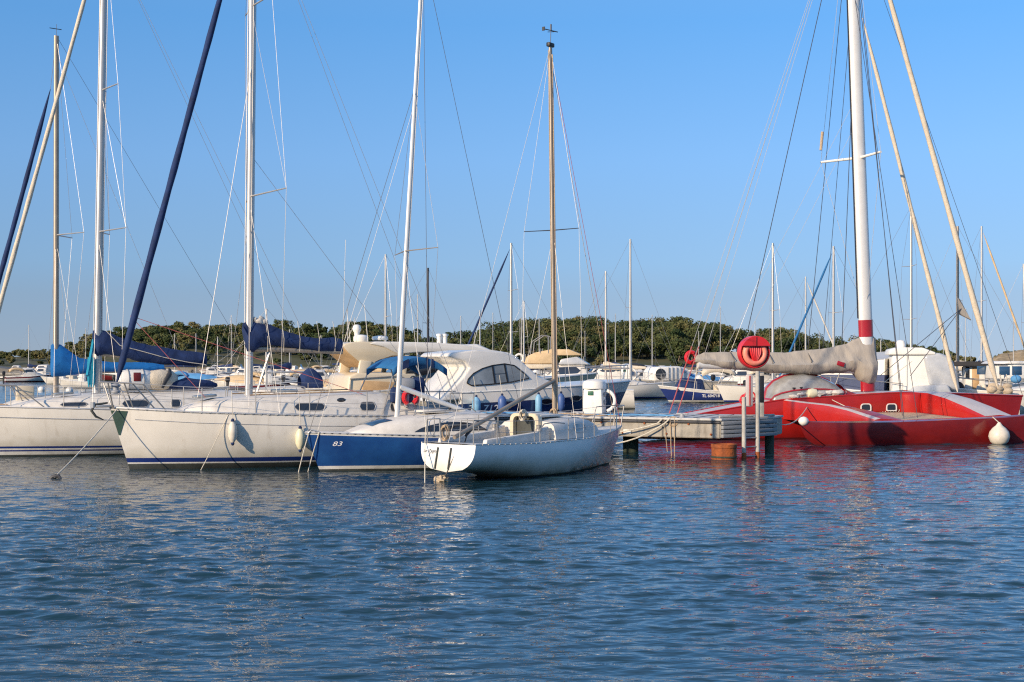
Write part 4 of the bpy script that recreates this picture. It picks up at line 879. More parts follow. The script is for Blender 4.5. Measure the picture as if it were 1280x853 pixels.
T.wire(TB(1092, 488), TB(1140, 452, .3), .012, 'rope_white', 'sheet')
# boom under its grey cover
T.spar((mf.x-.3, 0, TB(1080, 462).z), TB(872, 456), .16, .13, 'alu_white', 'boom', 10, 1)
P = lambda px, a, b, w_: (TB(px, a).x, TB(px, a).z, TB(px, b).z, w_)
T.cover([P(1094, 424, 474, .24), P(1091, 420, 479, .40), P(1083, 421, 480, .47), P(1074, 423, 476, .46), P(1066, 426, 466, .40), P(1060, 429, 465, .40), P(1045, 433, 467, .40), P(1020, 437, 468, .40), P(990, 440, 467, .38), P(960, 441, 466, .36), P(930, 440, 463, .33), P(900, 440, 460, .28), P(880, 441, 456, .22), P(869, 445, 453, .1)], 'canvas_grey', wr=.05, n=30, seed=22, dense=9)
mb = MB()
for px, a, b in ((1008, 438, 468), (960, 441, 467), (912, 440, 462)): q = TB(px, a); mb.tube([(q.x, 0, q.z+.03), (q.x+.05, -.30, lerp(q.z, TB(px, b).z, .45)), (q.x, -.25, TB(px, b).z)], .014, 5)
mb.build('lashing', 'rope_dark', T.root)
MB().box(TB(1051, 455, -.41), (.26, .015, .14), bev=.004, tilt=.3).build('badge', 'red_mast', T.root)
MB().tube([TB(1050, 465, 0), TB(1044, 482, -.3)], .012, 5).build('mainsheet', 'rope_white', T.root); MB().tube([TB(872, 452, 0), TB(866, 500, .2)], .012, 5).build('mainsheet', 'rope_white', T.root)
# spray dodger: clear vinyl bubble with red edging, red fairing ahead of it
def dome(tab, hw, m, name, n=12):
    mb = MB(); rings = []
    for px, py, ww in tab:
        q = TB(px, py, 0); zb_ = T.sheer(T.t_of(q.x))-.02; rings.append([Vector((q.x, hw*ww*math.cos(PI*k_/n), zb_+max(.02, q.z-zb_)*math.sin(PI*k_/n)**.75)) for k_ in range(n+1)])
    return mb.loft(rings, False, False), rings
mb, rg = dome([(955, 499, .8), (958, 486, .9), (966, 477, .97), (980, 470, 1), (1000, 467, 1), (1020, 470, .98), (1036, 477, .95), (1044, 486, .92), (1048, 496, .9)], .8, '', '')
dg = mb.build('spray_dodger', 'vinyl_clear', T.root)
mb = MB(); mb.tube([r_[6] for r_ in rg], .05, 6); mb.tube([r_[11] for r_ in rg], .03, 6); mb.tube(rg[-2], .05, 6); mb.tube(rg[0], .05, 6); mb.build('edging', 'red_mast', dg)
mb, rg = dome([(1045, 480, .9), (1052, 486, .82), (1060, 490, .7), (1068, 496, .5)], .78, '', ''); mb.build('fairing', 'red_hull', T.root)
mb = MB()
for i in range(26):
    q = TB(random.uniform(978, 1046), 0, 0); t = T.t_of(q.x); r_ = random.uniform(.05, .13); mb.sphere((q.x, random.uniform(-.82, -.6), T.sheer(t)+.05+random.uniform(0, .10)), r_, 8, (2.2, 1, .8))
for v in range(len(mb.v)): q_ = Vector(mb.v[v]); n_ = noise.noise(q_*9)*.06; mb.v[v] = tuple(q_+Vector((n_, n_*.5, noise.noise(q_*11)*.05)))
mb.build('folded_sail', 'sail_white', T.root)
for px in (1001, 992):
    q = TB(px, 494, -.7); MB().lathe([(.13, 0), (.12, .1), (.09, .14), (.11, .24), (.1, .34), (.03, .36)], (q.x, -.66, T.sheer(T.t_of(q.x))), 12).build('winch', 'black', T.root)
q = TB(1016, 495, -.85); o = MB().lathe([(.02, -.2), (.14, -.14), (.17, 0), (.14, .14), (.02, .2)], n=12, axis='x').build('fender', 'fender_cream'); o.location = w.world((q.x, -.78, T.sheer(T.t_of(q.x))+.12)); o.rotation_euler = (0, 0, w.th)
tag(o, 'small greenish fender lying on the red trimaran deck beside its dodger', 'fender')
# stern gear on the trimaran
rbz = TB(864, 447, .2); o = MB().torus((0, 0, 0), .17, .07, 'y', 22, 8).build('lifebuoy', 'red_plastic'); o.location = w.world(rbz); o.rotation_euler = (0, 0, w.th); tag(o, 'small red ring lifebuoy hanging at the boom end of the trimaran', 'lifebuoy')
T.wire(TB(864, 440, .2), TB(872, 448, 0), .012, 'rope_red', 'lanyard')
mb = MB(); q = TB(934, 499, -.3)
for i in range(6): mb.torus(q+Vector((.03*i-.1, -.02*i, .02*i-.05)), .16+.02*(i % 3), .028, 'y' if i % 2 else 'z', 14, 6)
o = mb.build('rope_coil', 'red_plastic'); o.location = w.world((0, 0, 0)); o.rotation_euler = (0, 0, w.th); tag(o, 'heap of bright red rope on the trimaran stern behind the ladder', 'rope')
mb = MB(); a_ = TB(1012, 504, -1.2); mooring([w.world(a_), P1+nb*.1+Vector((0, 0, .86))], .016, 'rope_white', 'slack pale line from the trimaran beam to the pontoon end', drop=.3)
mooring([w.world(TB(1040, 500, -.9)), w.world(TB(1085, 520, -2.0)), w.world(TB(1140, 530, -fy))], .012, 'rope_white', 'thin white line lying over the trimaran trampoline', drop=.02)
q = TB(1249, 545, -fy-.62); rt = empty('round_fender', w.world(q), 0, 'big white ball fender against the dark red trimaran float', 'fender')
MB().lathe([(.02, -.31), (.16, -.28), (.27, -.18), (.32, -.02), (.29, .12), (.2, .24), (.1, .32), (.06, .38), (.03, .42)], n=22).build('ball', 'fender_white', rt); MB().tube([(0, 0, .4), (-.05, .45, .56)], .014, 5).build('lanyard', 'rope_white', rt)
# ================================================================== motor yachts behind the pontoon
TY = 30.; Yt = Boat('motor_yacht', 'white hardtop motor yacht with navy hull band, arched side window and hull number', 'motor yacht', 0, 0, TY, 7.9, 3.0,
          [(0, 1.46), (.4, 1.58), (.75, 1.72), (1, 1.78)], bow_over=.95, stern_rake=-.2, stern_frac=.88, tm=.45, pw=2.2, zk=-.4, full=3.4)
X0, D0 = (556-640)/FPX*50, 50.; Yt.fr = Frame(X0+math.cos(R(TY))*3.95, D0+math.sin(R(TY))*3.95, TY); Yt.root.location = (Yt.fr.X, Yt.fr.Y, 0); y = Yt.fr
Yt.hull(['navy_gloss', 'boot_dark', 'gelcoat'], [(.0, 1), (.06, 1), (.56, 2)], rel=[(.38, 2)], n=30, rows=5); Yt.deck('gelcoat', .12); Yt.rail('plastic_white', .035, .01)
S = lambda px, py: y.at(px, py, -1.32); pz = lambda px, py: (S(px, py).x, S(px, py).z)
hullt = [pz(*q) for q in ((548, 503), (566, 487), (582, 471), (590, 460), (584, 452), (563, 446), (568, 441), (600, 437.5), (634, 440), (653, 449), (676, 471), (692, 477), (700, 487), (640, 493), (590, 498))]
mb = MB().prism(hullt, -1.30, 1.30, .07, seg=3, taper=.16); mb.build('superstructure', 'gelcoat', Yt.root, angle=50)
def sideplate(poly, m, name, parent, base, yo=-1.30, th=.02, taper=.16, zr=None, both=True):
    zs = [p_[1] for p_ in base]; z0_, z1_ = min(zs), max(zs); o_ = None
    for sd in ((-1, 1) if both else (-1,)):
        a_ = [Vector((x_, -sd*yo*(1-taper*(z_-z0_)/(z1_-z0_))+sd*th, z_)) for x_, z_ in poly]; b_ = [v-Vector((0, sd*(th+.03), 0)) for v in a_]; n_ = len(a_)
        o_ = MB().add(a_+b_, [tuple(range(n_)), tuple(range(n_, 2*n_))[::-1]]+[(i, (i+1) % n_, n_+(i+1) % n_, n_+i) for i in range(n_)]).build(name, m, parent, smooth=False)
    return o_
gl = [pz(*q) for q in ((585, 479), (587, 474), (594, 467), (605, 461), (618, 457), (633, 455), (645, 457), (656, 466), (663, 473), (640, 478), (610, 481), (590, 482))]
gw = sideplate(gl, 'glass_smoke', 'window', Yt.root, hullt)
for p_, q_ in (((618, 457), (620, 480)), ((633, 455), (636, 479)), ((620, 468), (634, 467))):
    a_, b_ = pz(*p_), pz(*q_); k_ = .06; sideplate([(a_[0]-k_/2, a_[1]), (a_[0]+k_/2, a_[1]+.01), (b_[0]+k_/2, b_[1]+.01), (b_[0]-k_/2, b_[1])], 'black', 'window_frame', gw, hullt, th=.035)
fr_ = MB(); lp_ = [Vector((x_, -1.30*(1-.16*(z_-min(q[1] for q in hullt))/(max(q[1] for q in hullt)-min(q[1] for q in hullt)))-.025, z_)) for x_, z_ in gl]; fr_.tube(lp_+[lp_[0]], .022, 6).build('window_trim', 'black', gw)
fd = y.at(668, 466, 0); mb = MB(); wv = [(S(647, 447).x, 1.0, S(647, 447).z+.02), (S(672, 472).x+.15, 1.08, S(672, 472).z+.05)]
mb.add([(wv[0][0]+.12, -wv[0][1], wv[0][2]), (wv[0][0]+.2, 0, wv[0][2]+.04), (wv[0][0]+.12, wv[0][1], wv[0][2]), (wv[1][0], wv[1][1], wv[1][2]), (wv[1][0]+.15, 0, wv[1][2]+.02), (wv[1][0], -wv[1][1], wv[1][2])], [(0, 1, 4, 5), (1, 2, 3, 4)]); o = mb.build('windscreen', 'glass_blue', Yt.root); so = o.modifiers.new('thickness', 'SOLIDIFY'); so.thickness = .04
fdk = [pz(*q) for q in ((668, 474), (690, 476), (720, 481), (745, 486), (745, 494), (668, 494))]
MB().prism(fdk, -.95, .95, .10, seg=3, taper=.3).build('foredeck', 'gelcoat', Yt.root, angle=50)
for px in (678, 716):                                          # oval hull windows
    q = y.at(px, 502 if px < 700 else 498, -1.2); q = Yt.onhull(q.x, q.z, -1, .0); loop = [Yt.onhull(q.x+.26*math.cos(a), q.z+.10*math.sin(a), -1, .012) for a in [2*PI*i/16 for i in range(17)]]
    o = MB().add(loop[:-1], [tuple(range(16))]).build('hull_window', 'glass_dark', Yt.root, smooth=False); MB().tube(loop, .016, 5).build('rim', 'steel', o)
sx = y.at(586, 518, -1.4).x
lettering('TL 71256', .38, lambda u, v: Yt.onhull(sx+u*1.05, .80+v*.9, -1, .012), 'lettering_white', Yt.root, shear=.2, bold=.004)
mb = MB(); pts = [Yt.gun(t, -1, .12, .62) for t in (.62, .72, .82, .92, .985)]; mb.tube(pts, .018, 6); pts2 = [Yt.gun(t, 1, .12, .62) for t in (.62, .72, .82, .92, .985)]; mb.tube(pts2, .018, 6); mb.tube([pts[-1], pts2[-1]], .018, 6)
for t in (.62, .72, .82, .92, .985):
    for sd in (-1, 1): mb.tube([Yt.gun(t, sd, .12), Yt.gun(t, sd, .12, .62)], .014, 6)
mb.build('bow_rail', 'steel', Yt.root)
mb = MB(); mb.tube([y.at(592, 455, -.9), y.at(600, 450, -.9), y.at(613, 449, -.9), y.at(616, 452, -.9)], .02, 6); mb.build('roof_rail', 'steel', Yt.root)
def hang(boat, px, py, sd, m, lab, r_=.15, h_=.55): return fender(boat, px, py, sd, m, lab, r_, h_, 'fenders along the navy banded yacht')
hang(Yt, 595, 507, -1, 'fender_sky', 'light blue fender next to the hull number of the motor yacht'); hang(Yt, 626, 505, -1, 'fender_blue', 'mid blue fender on the motor yacht after its hull number'); hang(Yt, 671, 506, -1, 'fender_sky', 'pale blue cloth fender between the number and the oval windows', .12, .7); hang(Yt, 699, 503, -1, 'fender_blue', 'dark blue fender between the two oval hull windows', .13, .6)
# cream flybridge yacht behind it
TZ = 22.; Z = Boat('motor_yacht', 'cream flybridge motor yacht with overhanging tan hardtop and radar dome', 'motor yacht', 0, 0, TZ, 12., 3.8,
         [(0, 1.25), (.5, 1.6), (1, 2.0)], bow_over=1.3, stern_rake=-.3, stern_frac=.9, tm=.45, pw=2.2, zk=-.4, full=3.2)
X0, D0 = (408-640)/FPX*57, 57.; Z.fr = Frame(X0+math.cos(R(TZ))*6, D0+math.sin(R(TZ))*6, TZ); Z.root.location = (Z.fr.X, Z.fr.Y, 0); z_ = Z.fr
Z.hull(['cream_gel', 'boot_dark', 'stripe_navy'], [(0., 1), (.08, 1), (.2, 2)], rel=[(.12, 0)]); Z.deck('deck_white'); Z.rail('plastic_white', .04, .02)
S = lambda px, py, o_=-1.5: z_.at(px, py, o_); pz = lambda px, py, o_=-1.5: (S(px, py, o_).x, S(px, py, o_).z)
cabp = [pz(*q) for q in ((520, 497), (512, 470), (530, 452), (560, 447), (600, 446), (630, 452), (650, 470), (660, 480), (660, 497))]
MB().prism(cabp, -1.5, 1.5, .12, seg=3, taper=.14).build('cabin', 'cream_gel', Z.root, angle=50)
sideplate([pz(*q) for q in ((526, 474), (534, 465), (552, 458), (572, 454), (600, 455), (628, 466), (600, 468), (560, 470))], 'glass_dark', 'window', Z.root, cabp, yo=-1.5, taper=.14)
MB().prism([pz(*q) for q in ((432, 497), (436, 470), (446, 466), (520, 466), (524, 497))], -1.55, 1.55, .1, seg=3).build('cockpit', 'cream_gel', Z.root, angle=50)
MB().prism([pz(*q) for q in ((452, 476), (452, 489), (500, 489), (500, 478))], -1.6, -1.5, .04).build('painted_cockpit_shade', 'tan_ply', Z.root)  # darker tan panel painted in for the shade inside the cockpit
MB().prism([pz(*q, -1.5) for q in ((505, 468), (520, 458), (545, 451), (580, 447), (592, 452), (560, 461), (530, 469))], -1.53, 1.53, .02).build('window', 'glass_dark', Z.root)
for px in (474, 490): q = z_.at(px, 480, -1.0); MB().box(q, (.55, .6, .5), bev=.1).build('seat', 'canvas_cream', Z.root)
mb = MB(); mb.tube([z_.at(436, 488, -1.6), z_.at(437, 474, -1.6), z_.at(500, 470, -1.6), z_.at(520, 480, -1.6)], .022, 6); mb.build('rail', 'steel', Z.root)
MB().prism([pz(*q) for q in ((545, 446), (552, 436), (570, 431), (603, 430), (618, 437), (630, 447), (600, 449))], -1.25, 1.25, .1, seg=3, taper=.2).build('flybridge', 'gelcoat', Z.root, angle=50)
MB().prism([pz(*q) for q in ((552, 441), (556, 436), (590, 435), (594, 441))], -1.30, 1.30, .03).build('flybridge_trim', 'canvas_cream', Z.root)
# hardtop wing: a thick curved shell, tan below
top_ = [(427, 434), (431, 430), (440, 428), (455, 427), (475, 428), (492, 434), (503, 442)]; bot_ = [(503, 446), (490, 446), (478, 450), (466, 458), (457, 460), (446, 452), (434, 442)]
tp = [pz(*q, -1.4) for q in top_]; bt = [pz(*q, -1.4) for q in bot_]
MB().prism(tp+bt, -1.45, 1.45, .05, seg=2).build('hardtop', 'cream_gel', Z.root, angle=50)
ME = [o_ for o_ in Z.root.children if o_.name.startswith('hardtop')][0].data; ME.materials.append(M['tan_ply'])
for p_ in ME.polygons:
    if p_.normal.z < -.15: p_.material_index = 1
MB().prism([pz(*q, -1.5) for q in ((462, 430), (470, 427), (500, 427.5), (545, 428.5), (580, 431), (604, 436), (636, 441), (650, 448), (610, 446), (560, 440), (520, 441), (498, 443), (480, 434))], -1.52, 1.52, .05, seg=2).build('roof', 'gelcoat', Z.root, angle=50)
for sd in (-1, 1):
    MB().prism([pz(*q) for q in ((450, 450), (466, 452), (461, 466), (449, 487), (434, 487), (447, 468))], sd*1.42-.09, sd*1.42+.09, .05).build('arch_leg', 'cream_gel', Z.root, angle=50)
    MB().prism([pz(*q) for q in ((508, 437), (514, 437), (508, 470), (502, 470))], sd*1.38-.05, sd*1.38+.05, .02).build('post', 'cream_gel', Z.root)
q = z_.at(451, 427.5, -.3); MB().lathe([(.27, 0), (.30, .05), (.30, .2), (.23, .27), (.04, .29)], q, 18).build('radar', 'plastic_white', Z.root)
q = z_.at(446, 416, -.1); MB().lathe([(.10, -.1), (.11, 0), (.16, .07), (.18, .17), (.14, .28), (.07, .32), (.01, .33)], q, 16).build('satellite_dome', 'plastic_white', Z.root)
q = z_.at(475, 427, .4); MB().lathe([(.3, .05), (.34, .12), (.3, .2), (.06, .24)], q, 16).build('satellite_dome', 'plastic_white', Z.root)
mb = MB()
for px, h_ in ((438, 1.3), (460, 1.5), (553, .3)): q = z_.at(px, 428, -.6); mb.tube([q, q+Vector((-.15, 0, h_))], .012, 5)
mb.build('aerial', 'plastic_white', Z.root)
for px in (549, 556): q = z_.at(px, 430, -.7); MB().lathe([(.10, 0), (.10, .3), (.13, .32), (.12, .4), (.03, .42)], q, 12).build('lamp', 'plastic_white', Z.root)
# ================================================================== boats farther out
def cruiser(px, ytop, D, th, L, hullm, stripe, cover, jib, label, group='sailboats moored beyond the pontoon', mastm='alu', mr=.075, pytilt=0, spreads=1, dome_=None, jibpx=None, name='sailboat', mainw=.17):
    """a moored sailing boat whose mast stands at this pixel column"""
    c_, s_ = math.cos(R(th)), math.sin(R(th)); mp = at(px, 470, D); off = L*.08
    X, Y = mp.x-c_*off, mp.y-s_*off
    b = Boat(name, label, 'sailboat', X, Y, th, L, L*.31, [(0, L*.095), (.5, L*.1), (1, L*.13)], bow_over=L*.06, stern_rake=L*.03, stern_frac=.72, tm=.42, pw=2.2, zk=-.3, full=2.6, group=group)
    b.hull([hullm, 'boot_dark', stripe], [(0., 1), (.07, 1), (.17, 2)], n=18, rows=4); b.deck(n=12); sh = b.sheer(.5)
    xm_ = L*.08; b.cabin([(xm_+L*.16, L*.05, sh+.02, sh+.06), (xm_+L*.10, L*.085, sh, sh+.26), (xm_, L*.105, sh-.02, sh+.36), (xm_-L*.24, L*.115, sh-.03, sh+.42), (xm_-L*.27, L*.11, sh-.03, sh+.34)])
    for sd in (1, -1):
        b.window(xm_-L*.2, xm_-L*.03, .3, .68, sd, frame=False, n=6)
    b.rail('alu', .025, .015, n=12)
    zt = EYE+(HY-ytop)/FPX*D; dx = pytilt
    tp_ = Vector((xm_-dx, 0, zt)); b.spar((xm_, 0, sh+.3), tp_, mr, mr*.75, mastm, seg=3, n=8)
    cp_ = [b.gun(b.t_of(xm_-.15), sd, .1, .02) for sd in (1, -1)]
    for k_ in range(spreads):
        zq = lerp(sh+.3, zt, (.52,) [0] if spreads == 1 else (.36, .66)[k_]); tips = b.spreader(Vector((xm_, 0, zq)), L*.1, .12, mastm if mastm == 'mast_dark' else 'alu', r=.022)
    for sd, t_ in zip((1, -1), tips):
        b.wire(cp_[0 if sd == 1 else 1], t_, .007, 'wire', 'shroud'); b.wire(t_, tp_, .007, 'wire', 'shroud')
    bowp = Vector((b.gun(1).x-.1, 0, b.sheer(1)+.1))
    if jib: b.furled(bowp+Vector((0, 0, .3)), tp_+Vector((.1, 0, -.4)), .075, jib, seg=12)
    else: b.wire(bowp, tp_, .008, 'wire', 'forestay')
    b.wire(tp_, (b.gun(0).x, 0, b.sheer(0)), .008, 'wire', 'backstay')
    bz_ = sh+1.15; xe = xm_-L*.36
    b.spar((xm_-.1, 0, bz_), (xe, 0, bz_+.05), .06, .05, 'alu', 'boom', 8, 1, 2)
    if cover: b.cover([(xm_+.18, bz_+.5, bz_-.1, .1), (xm_-.1, bz_+.55, bz_-.12, mainw), (xm_-L*.1, bz_+.36, bz_-.1, mainw*.9), (xm_-L*.25, bz_+.25, bz_-.06, mainw*.8), (xe, bz_+.17, bz_-.02, .06)], cover, seed=px, n=10, dense=2)
    b.stanchions([.05, .3, .55, .8, .97], .6, lines=(1.,), r=.016)
    if dome_:
        mb = MB(); rings = []
        for i in range(7):
            x_ = lerp(xm_-L*.24, xm_-L*.40, i/6); hh = (.35+.75*math.sin(PI*(i+1)/8)); rings.append([Vector((x_, L*.11*math.cos(PI*k/8), sh+.3+hh*math.sin(PI*k/8)**.6)) for k in range(9)])
        mb.loft(rings, False, False).build('sprayhood', dome_, b.root)
    return b
cr = cruiser
cr(482, 318, 84, 200, 8.5, 'gelcoat', 'stripe_navy', 'canvas_cream', None, 'white sloop behind the hardtop yacht, mast just past the radar dome')
cr(535, 335, 92, 20, 8.0, 'navy_boat', 'boot_white', 'canvas_black', None, 'sloop with a slim black mast showing above the hardtop yacht', mastm='mast_dark', mr=.09)
cr(600, 388, 150, 15, 8.5, 'gelcoat', 'stripe_navy', 'canvas_navy', None, 'distant sloop whose short mast tops the navy banded yacht roof')
cr(639, 304, 88, 200, 9.0, 'gelcoat', 'stripe_navy', 'canvas_navy', 'canvas_navy', 'sloop with a dark furled headsail behind the arched window yacht', mr=.1, spreads=2)
cr(655, 376, 128, 195, 8.0, 'gelcoat', 'maroon', 'canvas_beige', None, 'far sloop with a pale mast over the beige canvas flybridge')
cr(757, 339, 102, 170, 8.0, 'gelcoat', 'stripe_navy', 'canvas_cream', None, 'white sloop with thin mast above the pedestal and cream boom cover')
cr(788, 299, 94, 10, 8.8, 'gelcoat', 'stripe_navy', None, None, 'sloop with pale grey mast and bare forestay beside the far pedestal', mr=.085)
cr(966, 304, 86, 190, 8.4, 'gelcoat', 'stripe_navy', 'canvas_navy', None, 'white sloop whose mast rises just past the red lifebuoy cabinet', mr=.09)
cr(1007, 346, 108, 10, 8.0, 'gelcoat', 'maroon', None, 'sail_white', 'white sloop with pale furled headsail and mast behind the spray dodger')
cr(1042, 308, 82, 195, 8.5, 'gelcoat', 'stripe_navy', 'canvas_blue', 'canvas_bimini', 'sloop with a bright blue furled headsail behind the grey sail cover', mr=.09)
cr(1139, 258, 80, 8, 10., 'gelcoat', 'stripe_navy', 'canvas_cream', None, 'tall sloop with a dark stay and mast rising over the white wheelhouse', mr=.09, spreads=2)
cr(1197, 283, 84, 172, 9.0, 'gelcoat', 'stripe_navy', 'canvas_cream', None, 'sloop with a warm wooden looking mast and cream cover over the black awning', mastm='alu_warm', mr=.1, mainw=.24)
cr(1227, 283, 90, 8, 8.8, 'gelcoat', 'stripe_navy', 'canvas_navy', 'canvas_beige', 'sloop with tan furled headsail beyond the black awning', mr=.085)
cr(1284, 330, 76, 188, 8.5, 'gelcoat', 'stripe_navy', 'canvas_cream', None, 'sloop at the edge whose pale raked mast stands before the rocky headland', mr=.085, pytilt=-.2)
cr(362, 412, 128, 30, 7.0, 'gelcoat', 'maroon', 'canvas_navy', None, 'little sloop seen under the navy cover of the striped sloop', mr=.06)
cr(272, 421, 140, 160, 6.8, 'gelcoat', 'stripe_navy', None, None, 'small sloop with a bare boom in front of the wooded hill', mr=.06)
cr(245, 417, 170, 20, 6.5, 'gelcoat', 'stripe_navy', 'canvas_navy', None, 'small white sloop with blue cover before the wooded hill', mr=.06)
cr(522, 368, 170, 20, 8.0, 'gelcoat', 'maroon', None, None, 'distant bare masted sloop before the low part of the hill', mr=.07)
cr(576, 395, 160, 170, 7.5, 'gelcoat', 'stripe_navy', 'canvas_cream', None, 'distant sloop with a cream cover before the low part of the hill', mr=.06)
cr(674, 398, 165, 15, 7.0, 'navy_boat', 'boot_white', 'canvas_navy', None, 'distant dark hulled sloop before the pine hill', mr=.06)
cr(1101, 425, 165, 170, 7.0, 'gelcoat', 'stripe_navy', None, None, 'distant white sloop with a short mast beside the white wing mast', mr=.06)
def motor(px, D, th, L, hullm, bandm, label, style='cabin', canvas=None, group='motorboats moored beyond the pontoon', name='motorboat', outb=True, free=1., cat='motorboat'):
    p = at(px, 470, D)
    b = Boat(name, label, cat, p.x, p.y, th, L, L*.36, [(0, L*.10*free), (.5, L*.115*free), (1, L*.16*free)], bow_over=L*.13, stern_rake=-L*.01, stern_frac=.88, tm=.45, pw=2.1, zk=-.25, full=3.2, group=group)
    b.hull([hullm, 'boot_dark', bandm], [(0., 1), (.05, 1), (.14, 2)], rel=[(L*.03, 2)], n=16, rows=3); b.deck(n=10); b.rail('plastic_white', .03, .01, n=12)
    s_ = b.sheer(.5); hb = L*.15
    if style == 'cabin':
        b.cabin([(L*.28, hb*.45, s_+.02, s_+.12), (L*.18, hb*.8, s_, s_+L*.07), (L*.10, hb*.9, s_, s_+L*.09), (L*.04, hb*.92, s_, s_+L*.17), (-L*.14, hb*.94, s_-.02, s_+L*.175), (-L*.17, hb*.9, s_-.02, s_+L*.165)])
        for sd in (1, -1): b.window(-L*.13, L*.055, .55, .85, sd, frame=False, n=6)
        mb = MB(); mb.add([(L*.105, -hb*.75, s_+L*.095), (L*.105, hb*.75, s_+L*.095), (L*.047, hb*.7, s_+L*.165), (L*.047, -hb*.7, s_+L*.165)], [(0, 1, 2, 3)]); mb.build('windscreen', 'glass_dark', b.root, smooth=False)
    elif style == 'console':
        MB().prism([(-.1, s_-.05), (-.1, s_+.75), (.15, s_+.95), (.45, s_+.55), (.5, s_-.05)], -.38, .38, .05).build('console', 'plastic_white', b.root)
        mb = MB(); mb.add([(.16, -.36, s_+.9), (.16, .36, s_+.9), (.02, .33, s_+1.3), (.02, -.33, s_+1.3)], [(0, 1, 2, 3)]); mb.build('windscreen', 'glass_smoke', b.root, smooth=False)
        MB().box((-L*.2, 0, s_+.15), (.5, L*.24, .4), bev=.06).build('bench', 'canvas_cream', b.root)
    if canvas:
        rings = []; x0, x1 = (-L*.38, L*.02) if style == 'console' else (-L*.44, -L*.12); zc = s_+(1.45 if style == 'console' else L*.17+.12)
        for i in range(7):
            q = i/6; x_ = lerp(x0, x1, q); rings.append([Vector((x_, hb*1.0*u, zc-.28*abs(2*q-1)**2.5-(.1*u*u)-(.22 if abs(u) == 1 else 0))) for u in (-1, -.93, -.5, 0, .5, .93, 1)])
        o = MB().loft(rings, False, False).build('awning', canvas, b.root); so = o.modifiers.new('thickness', 'SOLIDIFY'); so.thickness = .03
        for sd in (1, -1): MB().tube([(x0+.1, sd*hb*.95, zc-.4), (lerp(x0, x1, .48), sd*hb, s_), (lerp(x0, x1, .52), sd*hb, s_), (x1-.1, sd*hb*.95, zc-.4)], .018, 5).build('awning_frame', 'steel', b.root)
    if style == 'tarp':
        rings = []
        for i in range(11):
            q = i/10; t = .03+.9*q; r_ = []
            for k in range(9):
                u = -1+k/4; r_.append(Vector((b.gun(t).x, u*b.bd(t)*1.02, b.sheer(t)+.03+(1-u*u)**.8*(.15+.55*math.sin(PI*min(1, q*.9+.12)))+.05*noise.noise((q*7, u*2, px)))))
            rings.append(r_)
        MB().loft(rings, False, False).build('tarpaulin', canvas or 'canvas_sky', b.root)
    if outb:
        x_ = b.gun(0).x-.18; mb = MB(); mb.box((x_, 0, s_+.42), (.36, .32, .42), bev=.1); mb.tube([(x_, 0, s_+.25), (x_-.05, 0, -.25)], [.12, .08], 8); mb.build('outboard', 'black', b.root)
    if style != 'tarp':
        mb = MB(); ps = [b.gun(t, 1, .08, .5) for t in (.6, .75, .9, .98)]; pt = [b.gun(t, -1, .08, .5) for t in (.6, .75, .9, .98)]; mb.tube(ps+pt[::-1], .016, 5)
        for t in (.6, .78, .95):
            for sd in (1, -1): mb.tube([b.gun(t, sd, .08), b.gun(t, sd, .08, .5)], .013, 5)
        mb.build('bow_rail', 'steel', b.root)
    return b
# the navy motorboat with its registration
nb_ = motor(876, 87, 186, 5.3, 'navy_boat', 'boot_white', 'navy hulled motorboat with white rim and registration number near the lifebuoy', 'console', 'canvas_cream', free=1.2)
lettering('TL 604718', .25, lambda u, v: nb_.onhull(nb_.fr.at(877, 494, .8).x-u, .34+v*.95, 1, .012), 'lettering_white', nb_.root, bold=.006)
q = nb_.fr.at(862, 480, 0); nb_.root.select_get; MB().prism([(q.x-.9, .66), (q.x-.7, 1.42), (q.x+.5, 1.5), (q.x+.95, .8), (q.x+.95, .66)], -.6, .6, .1, taper=.2).build('canvas_cover', 'canvas_navy', nb_.root, angle=50)
# beige flybridge cruiser
fb = motor(704, 76, 175, 7.5, 'gelcoat', 'boot_white', 'white flybridge cruiser with beige and pale canvas behind the bare mast', 'cabin', None, outb=False, free=1.3)
u_ = fb.fr; zz = lambda px, py, o_=0.: (u_.at(px, py, o_).x, u_.at(px, py, o_).z)
MB().prism([zz(*q) for q in ((657, 455), (660, 446), (668, 442), (694, 442), (697, 455))], -1.0, 1.0, .06).build('flybridge_canvas', 'canvas_beige', fb.root, angle=50)
MB().prism([zz(*q) for q in ((656, 461), (656, 455.5), (697, 455.5), (697, 461))], -1.02, 1.02, .03).build('flybridge_screen', 'canvas_cream', fb.root)
MB().prism([zz(*q) for q in ((668, 441.5), (690, 437), (712, 437), (727, 443), (727, 444.5), (668, 444.5))], -.9, .9, .03).build('canopy', 'canvas_beige', fb.root)
MB().prism([zz(*q) for q in ((699, 456), (703, 449), (722, 446), (738, 456))], -1.0, 1.0, .05).build('side_canvas', 'vinyl_silver', fb.root)
for q in ((660, 480, 660, 443), (678, 470, 678, 436), (735, 480, 731, 446), (668, 428, 680, 420), (680, 420, 688, 421), (688, 421, 688, 445), (668, 428, 666, 445)): a_, b_ = u_.at(q[0], q[1], -.9), u_.at(q[2], q[3], -.9); MB().tube([a_, b_], .025, 5).build('arch', 'steel', fb.root); MB().tube([a_+Vector((0, 1.8, 0)), b_+Vector((0, 1.8, 0))], .025, 5).build('arch', 'steel', fb.root)
mb = MB(); mb.torus(u_.at(649, 448, -.8), .22, .06, 'y', 18, 6); o = mb.build('lifebuoy', 'plastic_white'); o.location = u_.world((0, 0, 0)); o.rotation_euler = (0, 0, u_.th); tag(o, 'white ring lifebuoy hanging at the side of the beige flybridge', 'lifebuoy')
